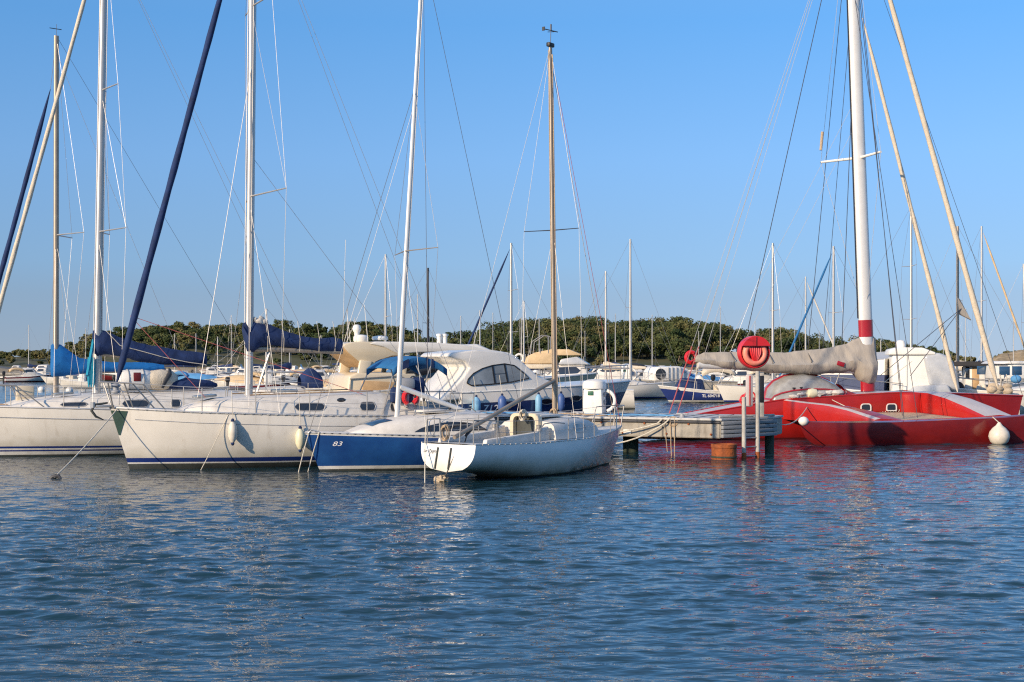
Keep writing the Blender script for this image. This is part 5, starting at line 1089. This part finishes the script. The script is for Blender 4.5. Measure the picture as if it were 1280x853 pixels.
motor(757, 112, 172, 7.5, 'gelcoat', 'stripe_navy', 'white motorboat with a long black awning beyond the pedestal', 'cabin', 'canvas_black', free=1.1)
motor(724, 124, 8, 7.5, 'gelcoat', 'boot_white', 'white cabin motorboat with dark windows half hidden by the beige flybridge cruiser', 'cabin', 'canvas_black')
b_ = motor(838, 106, 200, 6.5, 'gelcoat', 'boot_white', 'white cabin boat with silver side screens behind the navy motorboat', 'cabin', None, outb=False, free=1.2)
v_ = b_.fr; MB().prism([(v_.at(p_, q_, 1.).x, v_.at(p_, q_, 1.).z) for p_, q_ in ((818, 477), (818, 466), (822, 459), (850, 458), (856, 463), (856, 477))], -1.05, 1.05, .12).build('deckhouse', 'plastic_white', b_.root, angle=50)
q = v_.at(826, 468, 1.07); MB().lathe([(.42, 0), (.42, .03), (.30, .03)], (q.x, 1.04, q.z), 20, axis='y').build('window', 'glass_dark', b_.root)
for px in (836, 841, 846, 851): q = v_.at(px, 468, 1.08); MB().box((q.x, 1.09, q.z), (.07, .05, 1.0)).build('post', 'plastic_grey', b_.root)
motor(870, 118, 15, 6.0, 'gelcoat', 'boot_white', 'white motorboat with a blue tarpaulin behind the red ring', 'tarp', 'canvas_sky', outb=False)
motor(925, 112, 168, 6.5, 'gelcoat', 'stripe_navy', 'white motorboat with cream awning just beyond the lifebuoy post', 'cabin', 'canvas_cream')
motor(948, 112, 8, 7.0, 'gelcoat', 'maroon', 'white cabin motorboat with a red waterline under the grey sail cover', 'cabin', None)
motor(1020, 108, 176, 7.0, 'gelcoat', 'boot_white', 'white motorboat above the clear spray dodger', 'cabin', 'canvas_cream')
motor(1066, 90, 15, 6.2, 'green_dark', 'boot_white', 'dark green hulled boat seen below the grey drape of the sail cover', 'console', None)
# boats around the bow of the trimaran
rb = motor(1145, 61, 170, 8.0, 'gelcoat', 'boot_white', 'white wheelhouse boat with silver canvas cover behind the red front beam', 'none', None, outb=False, free=1.1)
u_ = rb.fr
MB().prism([zz(*q) for q in ((1113, 499), (1113, 444), (1160, 443), (1162, 499))], -1.0, 1.0, .05).build('wheelhouse', 'plastic_white', rb.root)
MB().prism([zz(*q) for q in ((1108, 444), (1110, 437), (1120, 434.5), (1150, 435), (1166, 441), (1166, 444))], -1.12, 1.12, .05, seg=3).build('roof', 'plastic_white', rb.root, angle=50)
for sd in (1, -1): MB().box((zz(1131, 470)[0], sd*1.003, zz(1131, 470)[1]+.1), (.03, .01, 1.5)).build('joint', 'plastic_grey', rb.root)
MB().prism([zz(*q) for q in ((1158, 482), (1150, 444), (1170, 441), (1185, 447), (1192, 465), (1196, 488))], -1.12, 1.12, .14, seg=3).build('canvas_cover', 'vinyl_silver', rb.root, angle=60)
MB().prism([zz(*q) for q in ((1124, 493), (1140, 482), (1180, 480), (1186, 493))], .95, 1.4, .1).build('folded_awning', 'vinyl_silver', rb.root, angle=60)
q = u_.at(1126, 432, 0); MB().lathe([(.2, -.1), (.22, .05), (.16, .2), (.02, .24)], q, 14).build('radar', 'plastic_white', rb.root)
mb = MB(); mb.tube([u_.at(1170, 488, .9), u_.at(1166, 470, .9), u_.at(1173, 458, .9), u_.at(1182, 462, .9), u_.at(1186, 486, .9)], .02, 5); mb.build('frame', 'steel', rb.root)
by = Boat('motor_yacht', 'pale and navy hulled yacht seen bow on beside the wing mast', 'motor yacht', 0, 0, 62, 9., 2.9, [(0, 2.6), (.5, 2.75), (1, 3.0)], bow_over=.9, stern_rake=-.1, stern_frac=.96, tm=.5, pw=2.2, zk=-.3, full=5)
q = at(1097, 470, 66); by.fr = Frame(q.x, q.y, 62); by.root.location = (q.x, q.y, 0); by.hull(['gelcoat', 'boot_dark', 'navy_gloss'], [(.0, 1), (.1, 1), (1.95, 2)]); by.deck(); by.rail('plastic_white', .03, .02)
aw = motor(1216, 66, 168, 7.5, 'gelcoat', 'stripe_navy', 'white fishing boat with wheelhouse under a long black awning', 'none', None, outb=False)
u_ = aw.fr
MB().prism([zz(*q) for q in ((1184, 456), (1192, 452), (1240, 452), (1255, 455), (1255, 458), (1184, 458))], -1.2, 1.2, .04).build('awning', 'canvas_black', aw.root)
MB().prism([zz(*q) for q in ((1203, 492), (1206, 456), (1228, 456), (1230, 492))], -.85, .85, .05).build('wheelhouse', 'plastic_white', aw.root)
for p0, p1, nm, m_ in ((1207, 1212, 'window', 'glass_dark'), (1215, 1224, 'door', 'tan_ply')):
    a_, b_ = zz(p0, 459, .87), zz(p1, 474 if nm == 'window' else 488, .87)
    for sd in (1, -1): MB().box(((a_[0]+b_[0])/2, sd*.855, (a_[1]+b_[1])/2), (abs(b_[0]-a_[0]), .02, abs(a_[1]-b_[1])), bev=.006).build(nm, m_, aw.root)
mb = MB()
for px in (1186, 1236, 1252):
    for o_ in (1.1, -1.1): mb.tube([u_.at(px, 457, o_), u_.at(px, 492, o_)], .03, 6)
mb.build('post', 'steel', aw.root)
MB().prism([zz(*q) for q in ((1168, 500), (1165, 486), (1192, 485), (1196, 500))], -.8, .8, .08).build('engine_box', 'plastic_white', aw.root)
q = u_.at(1198, 487, 1.2); o = MB().sphere((0, 0, 0), .33, 12, (.9, .8, 1.1)).build('outboard', 'black'); o.location = u_.world(q); tag(o, 'rounded black outboard motor at the foot of the inner furled headsail', 'outboard motor')
for i, (px, lab) in enumerate(((1230, 'white fender on the side of the fishing boat nearer its door'), (1238, 'white fender under the awning post of the fishing boat'), (1224, 'white fender beside the door of the fishing boat'))):
    q = u_.at(px, 492, 1.35); o = MB().lathe([(.02, -.4), (.12, -.34), (.15, -.2), (.15, .2), (.1, .34), (.02, .42)], n=12).build('fender', 'fender_white'); o.location = u_.world(q); tag(o, lab, 'fender', 'fenders of the fishing boat')
rwb = motor(1285, 62, 186, 8.0, 'gelcoat', 'boot_white', 'white cabin cruiser with blue windows at the edge by the headland', 'none', None, outb=False, free=1.1)
u_ = rwb.fr; MB().prism([zz(*q) for q in ((1244, 474), (1246, 456), (1256, 453), (1320, 455), (1324, 474))], -1.1, 1.1, .08).build('cabin', 'plastic_white', rwb.root, angle=50)
MB().prism([zz(*q) for q in ((1240, 455), (1246, 451.5), (1322, 452), (1328, 455))], -1.2, 1.2, .04).build('roof', 'plastic_white', rwb.root)
for p0, p1 in ((1249, 1262), (1265, 1277)):
    a_, b_ = zz(p0, 458, 1.1), zz(p1, 469, 1.1)
    for sd in (1, -1): MB().box(((a_[0]+b_[0])/2, sd*1.105, (a_[1]+b_[1])/2), (abs(b_[0]-a_[0]), .02, abs(a_[1]-b_[1])), bev=.006).build('window', 'glass_blue', rwb.root)
q = u_.at(1270, 474, 1.4); o = MB().sphere((0, 0, 0), .2, 12, (1.2, .8, .9)).build('buoy', 'canvas_sky'); o.location = u_.world(q); tag(o, 'sky blue buoy hung on the rail below the blue windows', 'buoy')
rng_ = random.Random(4); mb = MB()
for i in range(14): mb.sphere(u_.at(rng_.uniform(1238, 1262), rng_.uniform(482, 494), 1.5+rng_.uniform(-.2, .2)), rng_.uniform(.10, .22), 8, (1.2, 1, .8))
o = mb.build('net_heap', 'net'); o.location = u_.world((0, 0, 0)); o.rotation_euler = (0, 0, u_.th); tag(o, 'heap of tan nets and floats on the boat by the outer furled headsail', 'fishing net')
mb = MB()
for px in (1252, 1260): mb.tube([u_.at(px, 495, 1.4), u_.at(px-2, 468, 1.4)], .025, 5)
mb.tube([u_.at(1244, 478, 1.4), u_.at(1266, 480, 1.4)], .02, 5); o = mb.build('gantry', 'steel'); o.location = u_.world((0, 0, 0)); o.rotation_euler = (0, 0, u_.th); tag(o, 'steel gantry standing over the heap of tan nets', 'gantry')
# boats seen between the two big masts
motor(243, 98, 10, 4.6, 'cream_gel', 'boot_white', 'beige open boat with dark fittings behind the sail bag', 'none', None, outb=False)
motor(244, 128, 5, 4.6, 'gelcoat', 'boot_white', 'boat under a light blue tarpaulin behind the lifelines', 'tarp', 'canvas_sky', outb=False, free=1.3)
motor(392, 70, 190, 5.2, 'turquoise', 'gelcoat', 'white and turquoise boat beyond the striped sloop', 'none', None, outb=False, free=1.2)
motor(440, 84, 176, 7.4, 'gelcoat', 'boot_white', 'white cruiser with a beige tarpaulin beside the turquoise boat', 'tarp', 'canvas_beige', outb=False)
motor(402, 120, 8, 6.0, 'gelcoat', 'boot_white', 'white cabin boat with cream awning above the turquoise boat', 'cabin', 'canvas_beige')
motor(332, 112, 14, 5.5, 'black', 'maroon', 'black hulled launch with a dark red waterline behind the big mast', 'console', None)
motor(300, 122, 172, 5.2, 'gelcoat', 'boot_white', 'beige covered motorboat behind the foot of the big mast', 'tarp', 'canvas_beige', outb=False)
nv = cruiser(333, 386, 78, 196, 7.5, 'gelcoat', 'stripe_navy', None, None, 'white sloop with a navy sprayhood and white piping behind the big mast', mr=.06, dome_='canvas_navy')
motor(145, 175, 178, 7.0, 'maroon', 'boot_dark', 'dark red hulled boat on the far water under the blue boom cover', 'cabin', None, outb=False)
motor(88, 215, 6, 6.5, 'gelcoat', 'yellow', 'white boat with a yellow waterline near the far shore', 'cabin', 'canvas_beige')
motor(52, 205, 175, 6.5, 'gelcoat', 'maroon', 'white cabin boat with an orange topside at the far jetty', 'cabin', None)
motor(700, 150, 172, 7., 'gelcoat', 'stripe_navy', 'white motorboat with a navy awning far behind the bare mast', 'cabin', 'canvas_navy')
motor(810, 140, 10, 7., 'gelcoat', 'boot_white', 'white cabin motorboat far behind the second pontoon', 'cabin', None)
motor(885, 140, 176, 7., 'gelcoat', 'stripe_navy', 'white motorboat with a blue awning far behind the trimaran stern', 'cabin', 'canvas_bimini')
# small craft along the far shore: three kinds, copied
rngs = random.Random(21)
kinds = [motor(0, 240, 0, 5.4, 'gelcoat', 'stripe_navy', 'small white cabin boat among the far moorings', 'cabin', None, 'small boats on the far moorings'),
         motor(0, 240, 0, 5.0, 'gelcoat', 'boot_white', 'small white open boat with a console among the far moorings', 'console', None, 'small boats on the far moorings'),
         motor(0, 240, 0, 4.6, 'black', 'boot_white', 'small dark dinghy among the far moorings', 'none', None, 'small boats on the far moorings'),
         motor(0, 240, 0, 5.6, 'gelcoat', 'maroon', 'small white boat with beige awning among the far moorings', 'cabin', 'canvas_beige', 'small boats on the far moorings')]
used = [False]*4
slots = [(x_+rngs.uniform(-5, 5), rngs.uniform(225, 275)) for x_ in list(range(22, 150, 15))+list(range(262, 440, 13))+list(range(560, 900, 30))+list(range(905, 1100, 26))]
slots += [(x_+rngs.uniform(-6, 6), rngs.uniform(125, 200)) for x_ in list(range(262, 445, 17))+list(range(640, 965, 14))+list(range(985, 1080, 18))+list(range(1165, 1285, 12))+list(range(20, 120, 18))]
for px, D in slots:
    i = rngs.choices(range(4), (4, 3, 3, 2))[0]; o = kinds[i].root
    if used[i]: o = copy_tree(o)
    used[i] = True; p = at(px, 470, D); o.location = (p.x, p.y, 0); o.rotation_euler = (0, 0, R(rngs.choice((0, 180))+rngs.uniform(-25, 25)))
sm_ = cruiser(0, 395, 235, 0, 6.5, 'gelcoat', 'stripe_navy', 'canvas_navy', None, 'distant little sloop with navy cover among the far moorings', 'little sloops on the far moorings', mr=.06).root
for i, (px, D) in enumerate([(316, 240), (405, 250), (447, 236), (215, 262), (590, 246), (620, 230), (735, 236), (870, 250), (940, 240), (1028, 236), (1064, 248), (990, 262), (285, 200), (430, 210), (656, 190), (820, 180), (905, 200), (1175, 190), (1212, 170), (1262, 200), (40, 230), (110, 240), (765, 220)]):
    o = sm_ if i == 0 else copy_tree(sm_); p = at(px, 470, D); o.location = (p.x, p.y, 0); o.rotation_euler = (0, 0, R(rngs.choice((0, 180))+rngs.uniform(-30, 30))); o.scale = (1, 1, rngs.uniform(.7, 1.05))
bu = MB().sphere((0, 0, .12), .3, 12).build('mooring_buoy', 'plastic_white'); tag(bu, 'white mooring buoy floating on the open water behind the sloops', 'buoy', 'white mooring buoys')
for i, (px, py) in enumerate(((193, 473), (200, 470), (208, 474), (213, 472), (222, 473.5), (229, 478), (236, 472), (52, 487), (87, 488), (186, 477))):
    o = bu if i == 0 else copy_tree(bu); p = onwater(px, py+2); o.location = (p.x, p.y, 0)
# locker standing on the blue covered sloop
q = g2.at(31, 497, .2); o = MB().box((0, 0, .3), (.5, .4, .55), bev=.04).build('locker', 'cream_gel'); o.location = g2.world((q.x, .2, Ls.sheer(Ls.t_of(q.x))+.04)); o.rotation_euler = (0, 0, g2.th); tag(o, 'cream box on the foredeck of the blue covered sloop', 'box')
# ================================================================== land, wood, water, sky, light
PROF = [(-400, 446), (-150, 443), (0, 441), (30, 437), (60, 438), (90, 431), (120, 420), (150, 414), (200, 406), (240, 402), (270, 408), (300, 406), (330, 403), (380, 405), (420, 409), (440, 406), (460, 403), (500, 414), (520, 421), (545, 425), (580, 420), (620, 411), (660, 404), (690, 401), (720, 403), (760, 404), (800, 402), (840, 399), (870, 403), (890, 402), (905, 408), (930, 415), (960, 414), (990, 418), (1010, 423), (1040, 425), (1100, 427), (1140, 433), (1180, 441), (1200, 446), (1225, 451), (1240, 449), (1256, 441), (1290, 436), (1400, 430), (1700, 425)]
SH, RG = 330., 400.
def crown_h(px): return interp(px, [(0, 2.2), (110, 2.8), (160, 4.2), (380, 4.6), (560, 5.6), (660, 7.2), (920, 7.4), (1060, 5.5), (1160, 3.2), (1230, 1.6), (1300, 2.4)])
def ridge(px): return EYE+(HY+2-interp(px, PROF))/FPX*RG - crown_h(px)*.92
def ground(px, q):
    """height of the land at pixel column px, q from the shore (0) to the ridge (1)"""
    zr = max(1.2, ridge(px)); return -.6+1.7*min(1, q/.06)+(zr-1.1)*max(0, q-.04)**.85*1.03
mb = MB(); cols = list(range(-700, 2000, 12)); qs = [-.03, 0, .03, .06, .1, .18, .28, .4, .52, .64, .76, .88, 1, 1.15, 1.4, 2.0]; vs = []; fs = []
for px in cols:
    for q in qs:
        D = SH+(RG-SH)*q+6*noise.noise((px*.012, 0, 3)); z = ground(px, min(q, 1)) if q > -.02 else -1.5
        if q > 1: z -= (q-1)*6
        z += .5*noise.noise((px*.02, q*5, 1)) if q > .05 else .15*noise.noise((px*.08, q*9, 1))
        vs.append(((px-640)/FPX*D, D, z))
nq = len(qs)
for i in range(len(cols)-1):
    for j in range(nq-1): a = i*nq+j; fs.append((a, a+nq, a+nq+1, a+1))
mb.add(vs, fs); hm = mat('hill_soil', (.10, .088, .04), .95, col2=(.045, .055, .02), vscale=.12, detail=8)
hl = mb.build('hill', 'hill_soil', None); tag(hl, kind='structure')
nt = hm.node_tree; P_ = nt.nodes['Principled BSDF']; src = P_.inputs['Base Color'].links[0].from_socket
tc = nt.nodes.new('ShaderNodeTexCoord'); sp = nt.nodes.new('ShaderNodeSeparateXYZ'); nt.links.new(tc.outputs['Object'], sp.inputs[0])
mr = nt.nodes.new('ShaderNodeMapRange'); mr.inputs['From Min'].default_value = .5; mr.inputs['From Max'].default_value = 1.1; mr.inputs['To Min'].default_value = 1; mr.inputs['To Max'].default_value = 0; nt.links.new(sp.outputs['Z'], mr.inputs['Value'])
mx = nt.nodes.new('ShaderNodeMix'); mx.data_type = 'RGBA'; nt.links.new(mr.outputs[0], mx.inputs['Factor']); nt.links.new(src, mx.inputs['A']); mx.inputs['B'].default_value = (.26, .21, .14, 1); nt.links.new(mx.outputs['Result'], P_.inputs['Base Color'])
# rocky headland: pale cliff faces among the scrub
mat('rock', (.52, .38, .21), .95, col2=(.20, .14, .07), vscale=.5, bump=.8, bscale=1.2)
mb = MB(); vs = []; fs = []; cols2 = list(range(1222, 1420, 5)); q2 = [0, .15, .3, .45, .6, .75, .9, 1.1]
for px in cols2:
    zt = (EYE+(HY-interp(px, [(1222, 455), (1236, 451), (1246, 444), (1258, 440), (1300, 437), (1420, 434)]))/FPX*318)
    for q in q2:
        D = 318+26*q+3*noise.noise((px*.06, q*3, 9)); z = -.5+(zt+.3)*min(1, (q/.75))**.45+1.1*noise.noise((px*.07, q*4, 2))*min(1, q*3); vs.append(((px-640)/FPX*D, D, z))
n2 = len(q2)
for i in range(len(cols2)-1):
    for j in range(n2-1): a = i*n2+j; fs.append((a, a+n2, a+n2+1, a+1))
tag(mb.add(vs, fs).build('headland', 'rock', None, angle=25), kind='structure')
# the wood: one far mass of umbrella pines and scrub
def wood():
    V = []; F = []; T = []; tv = []; tf = []
    rg = np.random.default_rng(5); nv = 0
    items = []
    for k in range(1150):
        px = rg.uniform(-250, 1620); q = rg.random()**.7
        items.append((px, q))
    for px in np.arange(-250, 1620, 13.): items.append((px+rg.uniform(-5, 5), 1.0+rg.uniform(-.03, .03)))
    for px, q in items:
        scrub = px < 105 or px > 1195; hc = crown_h(px)
        if 1215 < px < 1242: continue
        if q < .035: continue
        D = SH+(RG-SH)*q; x = (px-640)/FPX*D; z0 = ground(px, min(1, q)); top = hc*rg.uniform(.62, 1.18)*(1.12 if rg.random() < .12 else 1)
        if scrub and rg.random() < .06: continue
        low = smooth((.35-q)/.3); top *= 1-.5*low; rx = top*rg.uniform(.50, .80); rz = top*rg.uniform(.34, .46); zc = z0+top-rz
        if scrub or rg.random() < .3+.5*low: rz = top*.5; zc = z0+top*.5
        ncl = int(rg.integers(9, 18)); hue = rg.uniform(0, 1)
        if scrub: hue = .55+.45*hue
        for c in range(ncl):
            a = rg.uniform(0, 2*PI); r_ = rx*rg.uniform(.1, .82); cx, cy, cz = x+r_*math.cos(a), D+r_*math.sin(a), zc+rz*rg.uniform(-.5, .55); cr_ = rx*rg.uniform(.22, .40)
            n = int(62*(.5+(cr_/1.5)**1.6)); d = rg.normal(size=(n, 3)); d /= np.linalg.norm(d, axis=1)[:, None]; rad = cr_*rg.uniform(.6, 1.05, (n, 1))
            P3 = np.array([cx, cy, cz])+d*rad*np.array([1, 1, .62])
            s = rg.uniform(.10, .26, (n, 1)); nn = d+rg.normal(size=(n, 3))*.55; nn /= np.linalg.norm(nn, axis=1)[:, None]
            t1 = np.cross(nn, rg.normal(size=(n, 3))); t1 /= np.linalg.norm(t1, axis=1)[:, None]; t2_ = np.cross(nn, t1)
            V.append(np.stack([P3-t1*s-t2_*s*.7, P3+t1*s-t2_*s*.5, P3+t1*s*.8+t2_*s, P3-t1*s*.9+t2_*s*.8], 1).reshape(-1, 3)); T += [min(1, max(0, hue+rg.uniform(-.18, .18)))]*(n*4); nv += n*4
        if not scrub and rg.random() < .35:
            for kk in range(2 if rg.random() < .3 else 1):
                bx = x+rg.uniform(-.3, .3); tx = bx+rg.uniform(-.8, .8); o = len(tv); w_ = .13
                for (xx, zz_, ww) in ((bx, z0-.3, w_), ((bx+tx)/2+.1, (z0+zc)/2, w_*.8), (tx, zc+.2, w_*.5)):
                    for k2 in range(4): tv.append((xx+ww*math.cos(k2*PI/2), D-.2+ww*math.sin(k2*PI/2), zz_))
                for lv in range(2):
                    for k2 in range(4): tf.append((o+lv*4+k2, o+lv*4+(k2+1) % 4, o+lv*4+4+(k2+1) % 4, o+lv*4+4+k2))
    V = np.concatenate(V); nquad = len(V)//4; allv = np.concatenate([V, np.array(tv)]); nt_ = len(tf)
    me = bpy.data.meshes.new('wood'); me.vertices.add(len(allv)); me.vertices.foreach_set('co', allv.astype(np.float32).ravel())
    idx = np.concatenate([np.arange(nquad*4), (np.array(tf)+len(V)).ravel()]).astype(np.int32); me.loops.add(len(idx)); me.loops.foreach_set('vertex_index', idx)
    npoly = nquad+nt_; me.polygons.add(npoly); me.polygons.foreach_set('loop_start', (np.arange(npoly)*4).astype(np.int32))
    mi = np.zeros(npoly, np.int32); mi[nquad:] = 1
    at_ = me.attributes.new('kind_of_green', 'FLOAT', 'POINT'); at_.data.foreach_set('value', np.concatenate([np.array(T), np.zeros(len(tv))]).astype(np.float32))
    lf = mat('pine_needles', (.06, .08, .02), .9, spec=.15); mat('pine_bark', (.20, .14, .10), .95, var=.2, vscale=2)
    nt = lf.node_tree; a_ = nt.nodes.new('ShaderNodeAttribute'); a_.attribute_name = 'kind_of_green'; r_ = nt.nodes.new('ShaderNodeValToRGB')
    r_.color_ramp.elements[0].color = (.034, .055, .022, 1); r_.color_ramp.elements[1].color = (.145, .128, .055, 1); e = r_.color_ramp.elements.new(.5); e.color = (.078, .092, .034, 1)
    nt.links.new(a_.outputs['Fac'], r_.inputs['Fac']); nt.links.new(r_.outputs['Color'], nt.nodes['Principled BSDF'].inputs['Base Color'])
    me.materials.append(lf); me.materials.append(M['pine_bark']); me.polygons.foreach_set('material_index', mi); me.update(calc_edges=True); me.validate()
    o = bpy.data.objects.new('wood', me); COL.objects.link(o); return tag(o, 'far off wood of umbrella pines and scrub covering the low hill', 'wood', None, 'stuff')
wood()
# low grey mole and the shore jetty at the far edge
bk = empty('breakwater', (at(0, 465, 232).x-18, 232, 0), 0, 'low dark grey stone mole on the far water at the edge', 'breakwater')
MB().prism([(-30, -1), (-28, 1.55), (17, 1.6), (24, .6), (27, -1)], -3, 3, .2).build('rubble', 'concrete_dark', bk, angle=30)
jt = empty('jetty', (at(40, 470, 214).x, 214, 0), R(2), 'long pale jetty on the far water below the mole', 'jetty')
MB().box((-8, 0, .5), (40, 2.4, .3), bev=.04).build('deck', 'concrete', jt)
for i in range(9): MB().lathe([(.16, -1), (.16, .4)], (-26+i*4.4, -.9, 0), 8).build('pile', 'concrete_dark', jt)
# ---- water: a wind rippled sheet to the far shore over a wide flat one
def water_mat(name, b1, b2):
    m = bpy.data.materials.new(name); m.use_nodes = True; nt = m.node_tree; N = nt.nodes; P = N['Principled BSDF']
    P.inputs['Base Color'].default_value = (.010, .038, .054, 1); P.inputs['Roughness'].default_value = .014; P.inputs['IOR'].default_value = 1.333
    tc = N.new('ShaderNodeTexCoord'); h = None
    for sc_, st, w_, dist in ((2.4, (.7, 1.5, 1), b1, .075), (7.0, (.8, 1.4, 1), b2, .02)):
        mp = N.new('ShaderNodeMapping'); mp.inputs['Scale'].default_value = st; nt.links.new(tc.outputs['Object'], mp.inputs['Vector'])
        n = N.new('ShaderNodeTexNoise'); n.inputs['Scale'].default_value = sc_; n.inputs['Detail'].default_value = 3; nt.links.new(mp.outputs[0], n.inputs['Vector'])
        b = N.new('ShaderNodeBump'); b.inputs['Strength'].default_value = w_; b.inputs['Distance'].default_value = dist; nt.links.new(n.outputs['Fac'], b.inputs['Height'])
        if h: nt.links.new(h, b.inputs['Normal'])
        h = b.outputs['Normal']
    nt.links.new(h, P.inputs['Normal']); return m
WM = water_mat('water', .58, .2)
def water():
    Y0, Y1, nr, ncol = 5.5, 335., 1650, 1000
    Y = Y0*(Y1/Y0)**(np.arange(nr)/(nr-1)); t = np.linspace(-1, 1, ncol); W = Y*.47+7
    X = t[None, :]*W[:, None]; YY = np.repeat(Y[:, None], ncol, 1); Z = np.zeros_like(X)
    dy = np.gradient(Y)[:, None]; dx = (W*2/ncol)[:, None]; rg = np.random.default_rng(3)
    nk = 110; lam = np.exp(rg.uniform(math.log(.12), math.log(2.2), nk)); th = rg.normal(-95, 34, nk)*PI/180; ph = rg.uniform(0, 2*PI, nk)
    gust = np.zeros_like(X)
    for _ in range(9):
        k = rg.uniform(.05, .4); a = rg.uniform(0, 2*PI); gust += np.sin(X*k*.6*math.cos(a)+YY*k*math.sin(a)*1.2+rg.uniform(0, 6.28))
    gust = 1+.5*np.clip(gust/2.2, -1.2, 1.2)
    for l, a, p in zip(lam, th, ph):
        k = 2*PI/l; slope = .0160*(1.25 if l < .5 else 1.1 if l < .6 else .65 if l < 1.0 else .38)
        fade = np.clip((l/np.maximum(dy*abs(math.sin(a))+dx*abs(math.cos(a)), 1e-4)-2.2)/2.5, 0, 1)
        arg = k*(X*math.cos(a)+YY*math.sin(a))+p+.5*np.sin(X*.7+p)+.4*np.sin(YY*.9+2*p)
        s = np.sin(arg); Z += slope/k*fade*(s+.35*np.cos(2*arg))
    Z *= gust*np.clip((Y1-YY)/60, 0, 1)
    V = np.stack([X, YY, Z], -1).reshape(-1, 3); i = np.arange(nr-1)[:, None]*ncol+np.arange(ncol-1)[None, :]
    q = np.stack([i, i+1, i+ncol+1, i+ncol], -1).reshape(-1)
    me = bpy.data.meshes.new('water'); me.vertices.add(len(V)); me.vertices.foreach_set('co', V.astype(np.float32).ravel()); me.loops.add(len(q)); me.loops.foreach_set('vertex_index', q.astype(np.int32))
    n = len(q)//4; me.polygons.add(n); me.polygons.foreach_set('loop_start', (np.arange(n)*4).astype(np.int32)); me.polygons.foreach_set('use_smooth', np.ones(n, bool)); me.materials.append(WM); me.update(calc_edges=True)
    o = bpy.data.objects.new('water', me); COL.objects.link(o); tag(o, kind='structure')
water()
o = MB().add([(-900, -100, -.22), (900, -100, -.22), (900, 700, -.22), (-900, 700, -.22)], [(0, 1, 2, 3)]).build('sea', WM, None); tag(o, kind='structure')
# ---- sky, sun, camera
EL, AZ = 20., (-.70, -.714)
LIFT, ZSC = .26, .5
wd = bpy.data.worlds.new('World'); sc.world = wd; wd.use_nodes = True; nt = wd.node_tree; bg = nt.nodes['Background']
sky = nt.nodes.new('ShaderNodeTexSky'); sky.sky_type = 'NISHITA'; sky.sun_disc = False; sky.sun_elevation = R(EL); sky.sun_rotation = math.atan2(AZ[0], AZ[1])
sky.altitude = 0; sky.air_density = 1.0; sky.dust_density = .3; sky.ozone_density = 3.
# the clear evening sky stays blue right down to the hills: look the sky up a little above each direction, and keep its blue
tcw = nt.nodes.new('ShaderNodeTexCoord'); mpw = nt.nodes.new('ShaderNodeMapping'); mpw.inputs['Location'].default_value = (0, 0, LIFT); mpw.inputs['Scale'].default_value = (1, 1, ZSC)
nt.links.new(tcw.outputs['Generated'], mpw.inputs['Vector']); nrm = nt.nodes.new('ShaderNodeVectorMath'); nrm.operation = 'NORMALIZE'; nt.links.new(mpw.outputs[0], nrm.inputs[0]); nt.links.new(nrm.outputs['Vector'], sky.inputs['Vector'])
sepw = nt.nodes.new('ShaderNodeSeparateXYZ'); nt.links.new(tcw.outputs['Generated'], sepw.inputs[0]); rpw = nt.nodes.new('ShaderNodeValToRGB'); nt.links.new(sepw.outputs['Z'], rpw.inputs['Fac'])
for i, (z_, c_) in enumerate(((0., (1.45, 1.03, .80)), (.045, (1.27, 1.08, .93)), (.067, (1.22, 1.19, 1.10)), (.139, (1.09, 1.27, 1.35)), (.23, (.76, 1.20, 1.43)), (.5, (1.5, 1.5, 1.5)))):  # overhead stop raised above a real sky, added fill for shaded hull sides
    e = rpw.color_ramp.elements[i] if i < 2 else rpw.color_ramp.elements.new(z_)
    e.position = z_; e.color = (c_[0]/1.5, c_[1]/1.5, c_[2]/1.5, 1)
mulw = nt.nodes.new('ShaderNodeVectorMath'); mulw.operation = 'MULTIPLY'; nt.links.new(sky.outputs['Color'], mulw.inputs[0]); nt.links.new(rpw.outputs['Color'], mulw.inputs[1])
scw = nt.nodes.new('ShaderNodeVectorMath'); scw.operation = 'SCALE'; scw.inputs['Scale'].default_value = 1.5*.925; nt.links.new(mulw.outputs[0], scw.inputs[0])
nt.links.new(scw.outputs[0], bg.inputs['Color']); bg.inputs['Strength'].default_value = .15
su = bpy.data.lights.new('sun', 'SUN'); su.energy = 5.; su.angle = R(.6); su.color = (1., .79, .55)
so_ = bpy.data.objects.new('sun', su); COL.objects.link(so_)
d = Vector((AZ[0]*math.cos(R(EL)), AZ[1]*math.cos(R(EL)), math.sin(R(EL)))); so_.rotation_euler = d.to_track_quat('Z', 'Y').to_euler(); so_.location = (-30, -30, 30)
cam = bpy.data.cameras.new('camera'); co = bpy.data.objects.new('camera', cam); COL.objects.link(co); co.location = (0, 0, EYE); co.rotation_euler = (PI/2, 0, 0)
cam.sensor_width = 36; cam.lens = FPX*36/1280; cam.shift_y = (HY-426.5)/1280; cam.clip_end = 6000; cam.clip_start = .1; sc.camera = co
vs_ = sc.view_settings; vs_.view_transform = 'Standard'; vs_.look = 'None'; vs_.gamma = 1; vs_.use_curve_mapping = False; vs_.exposure = .12
sc.render.engine = 'CYCLES'; sc.cycles.use_denoising = False; sc.cycles.pixel_filter_type = 'BLACKMAN_HARRIS'; sc.cycles.filter_width = 1.2; sc.cycles.max_bounces = 6; sc.cycles.caustics_reflective = False; sc.cycles.caustics_refractive = False
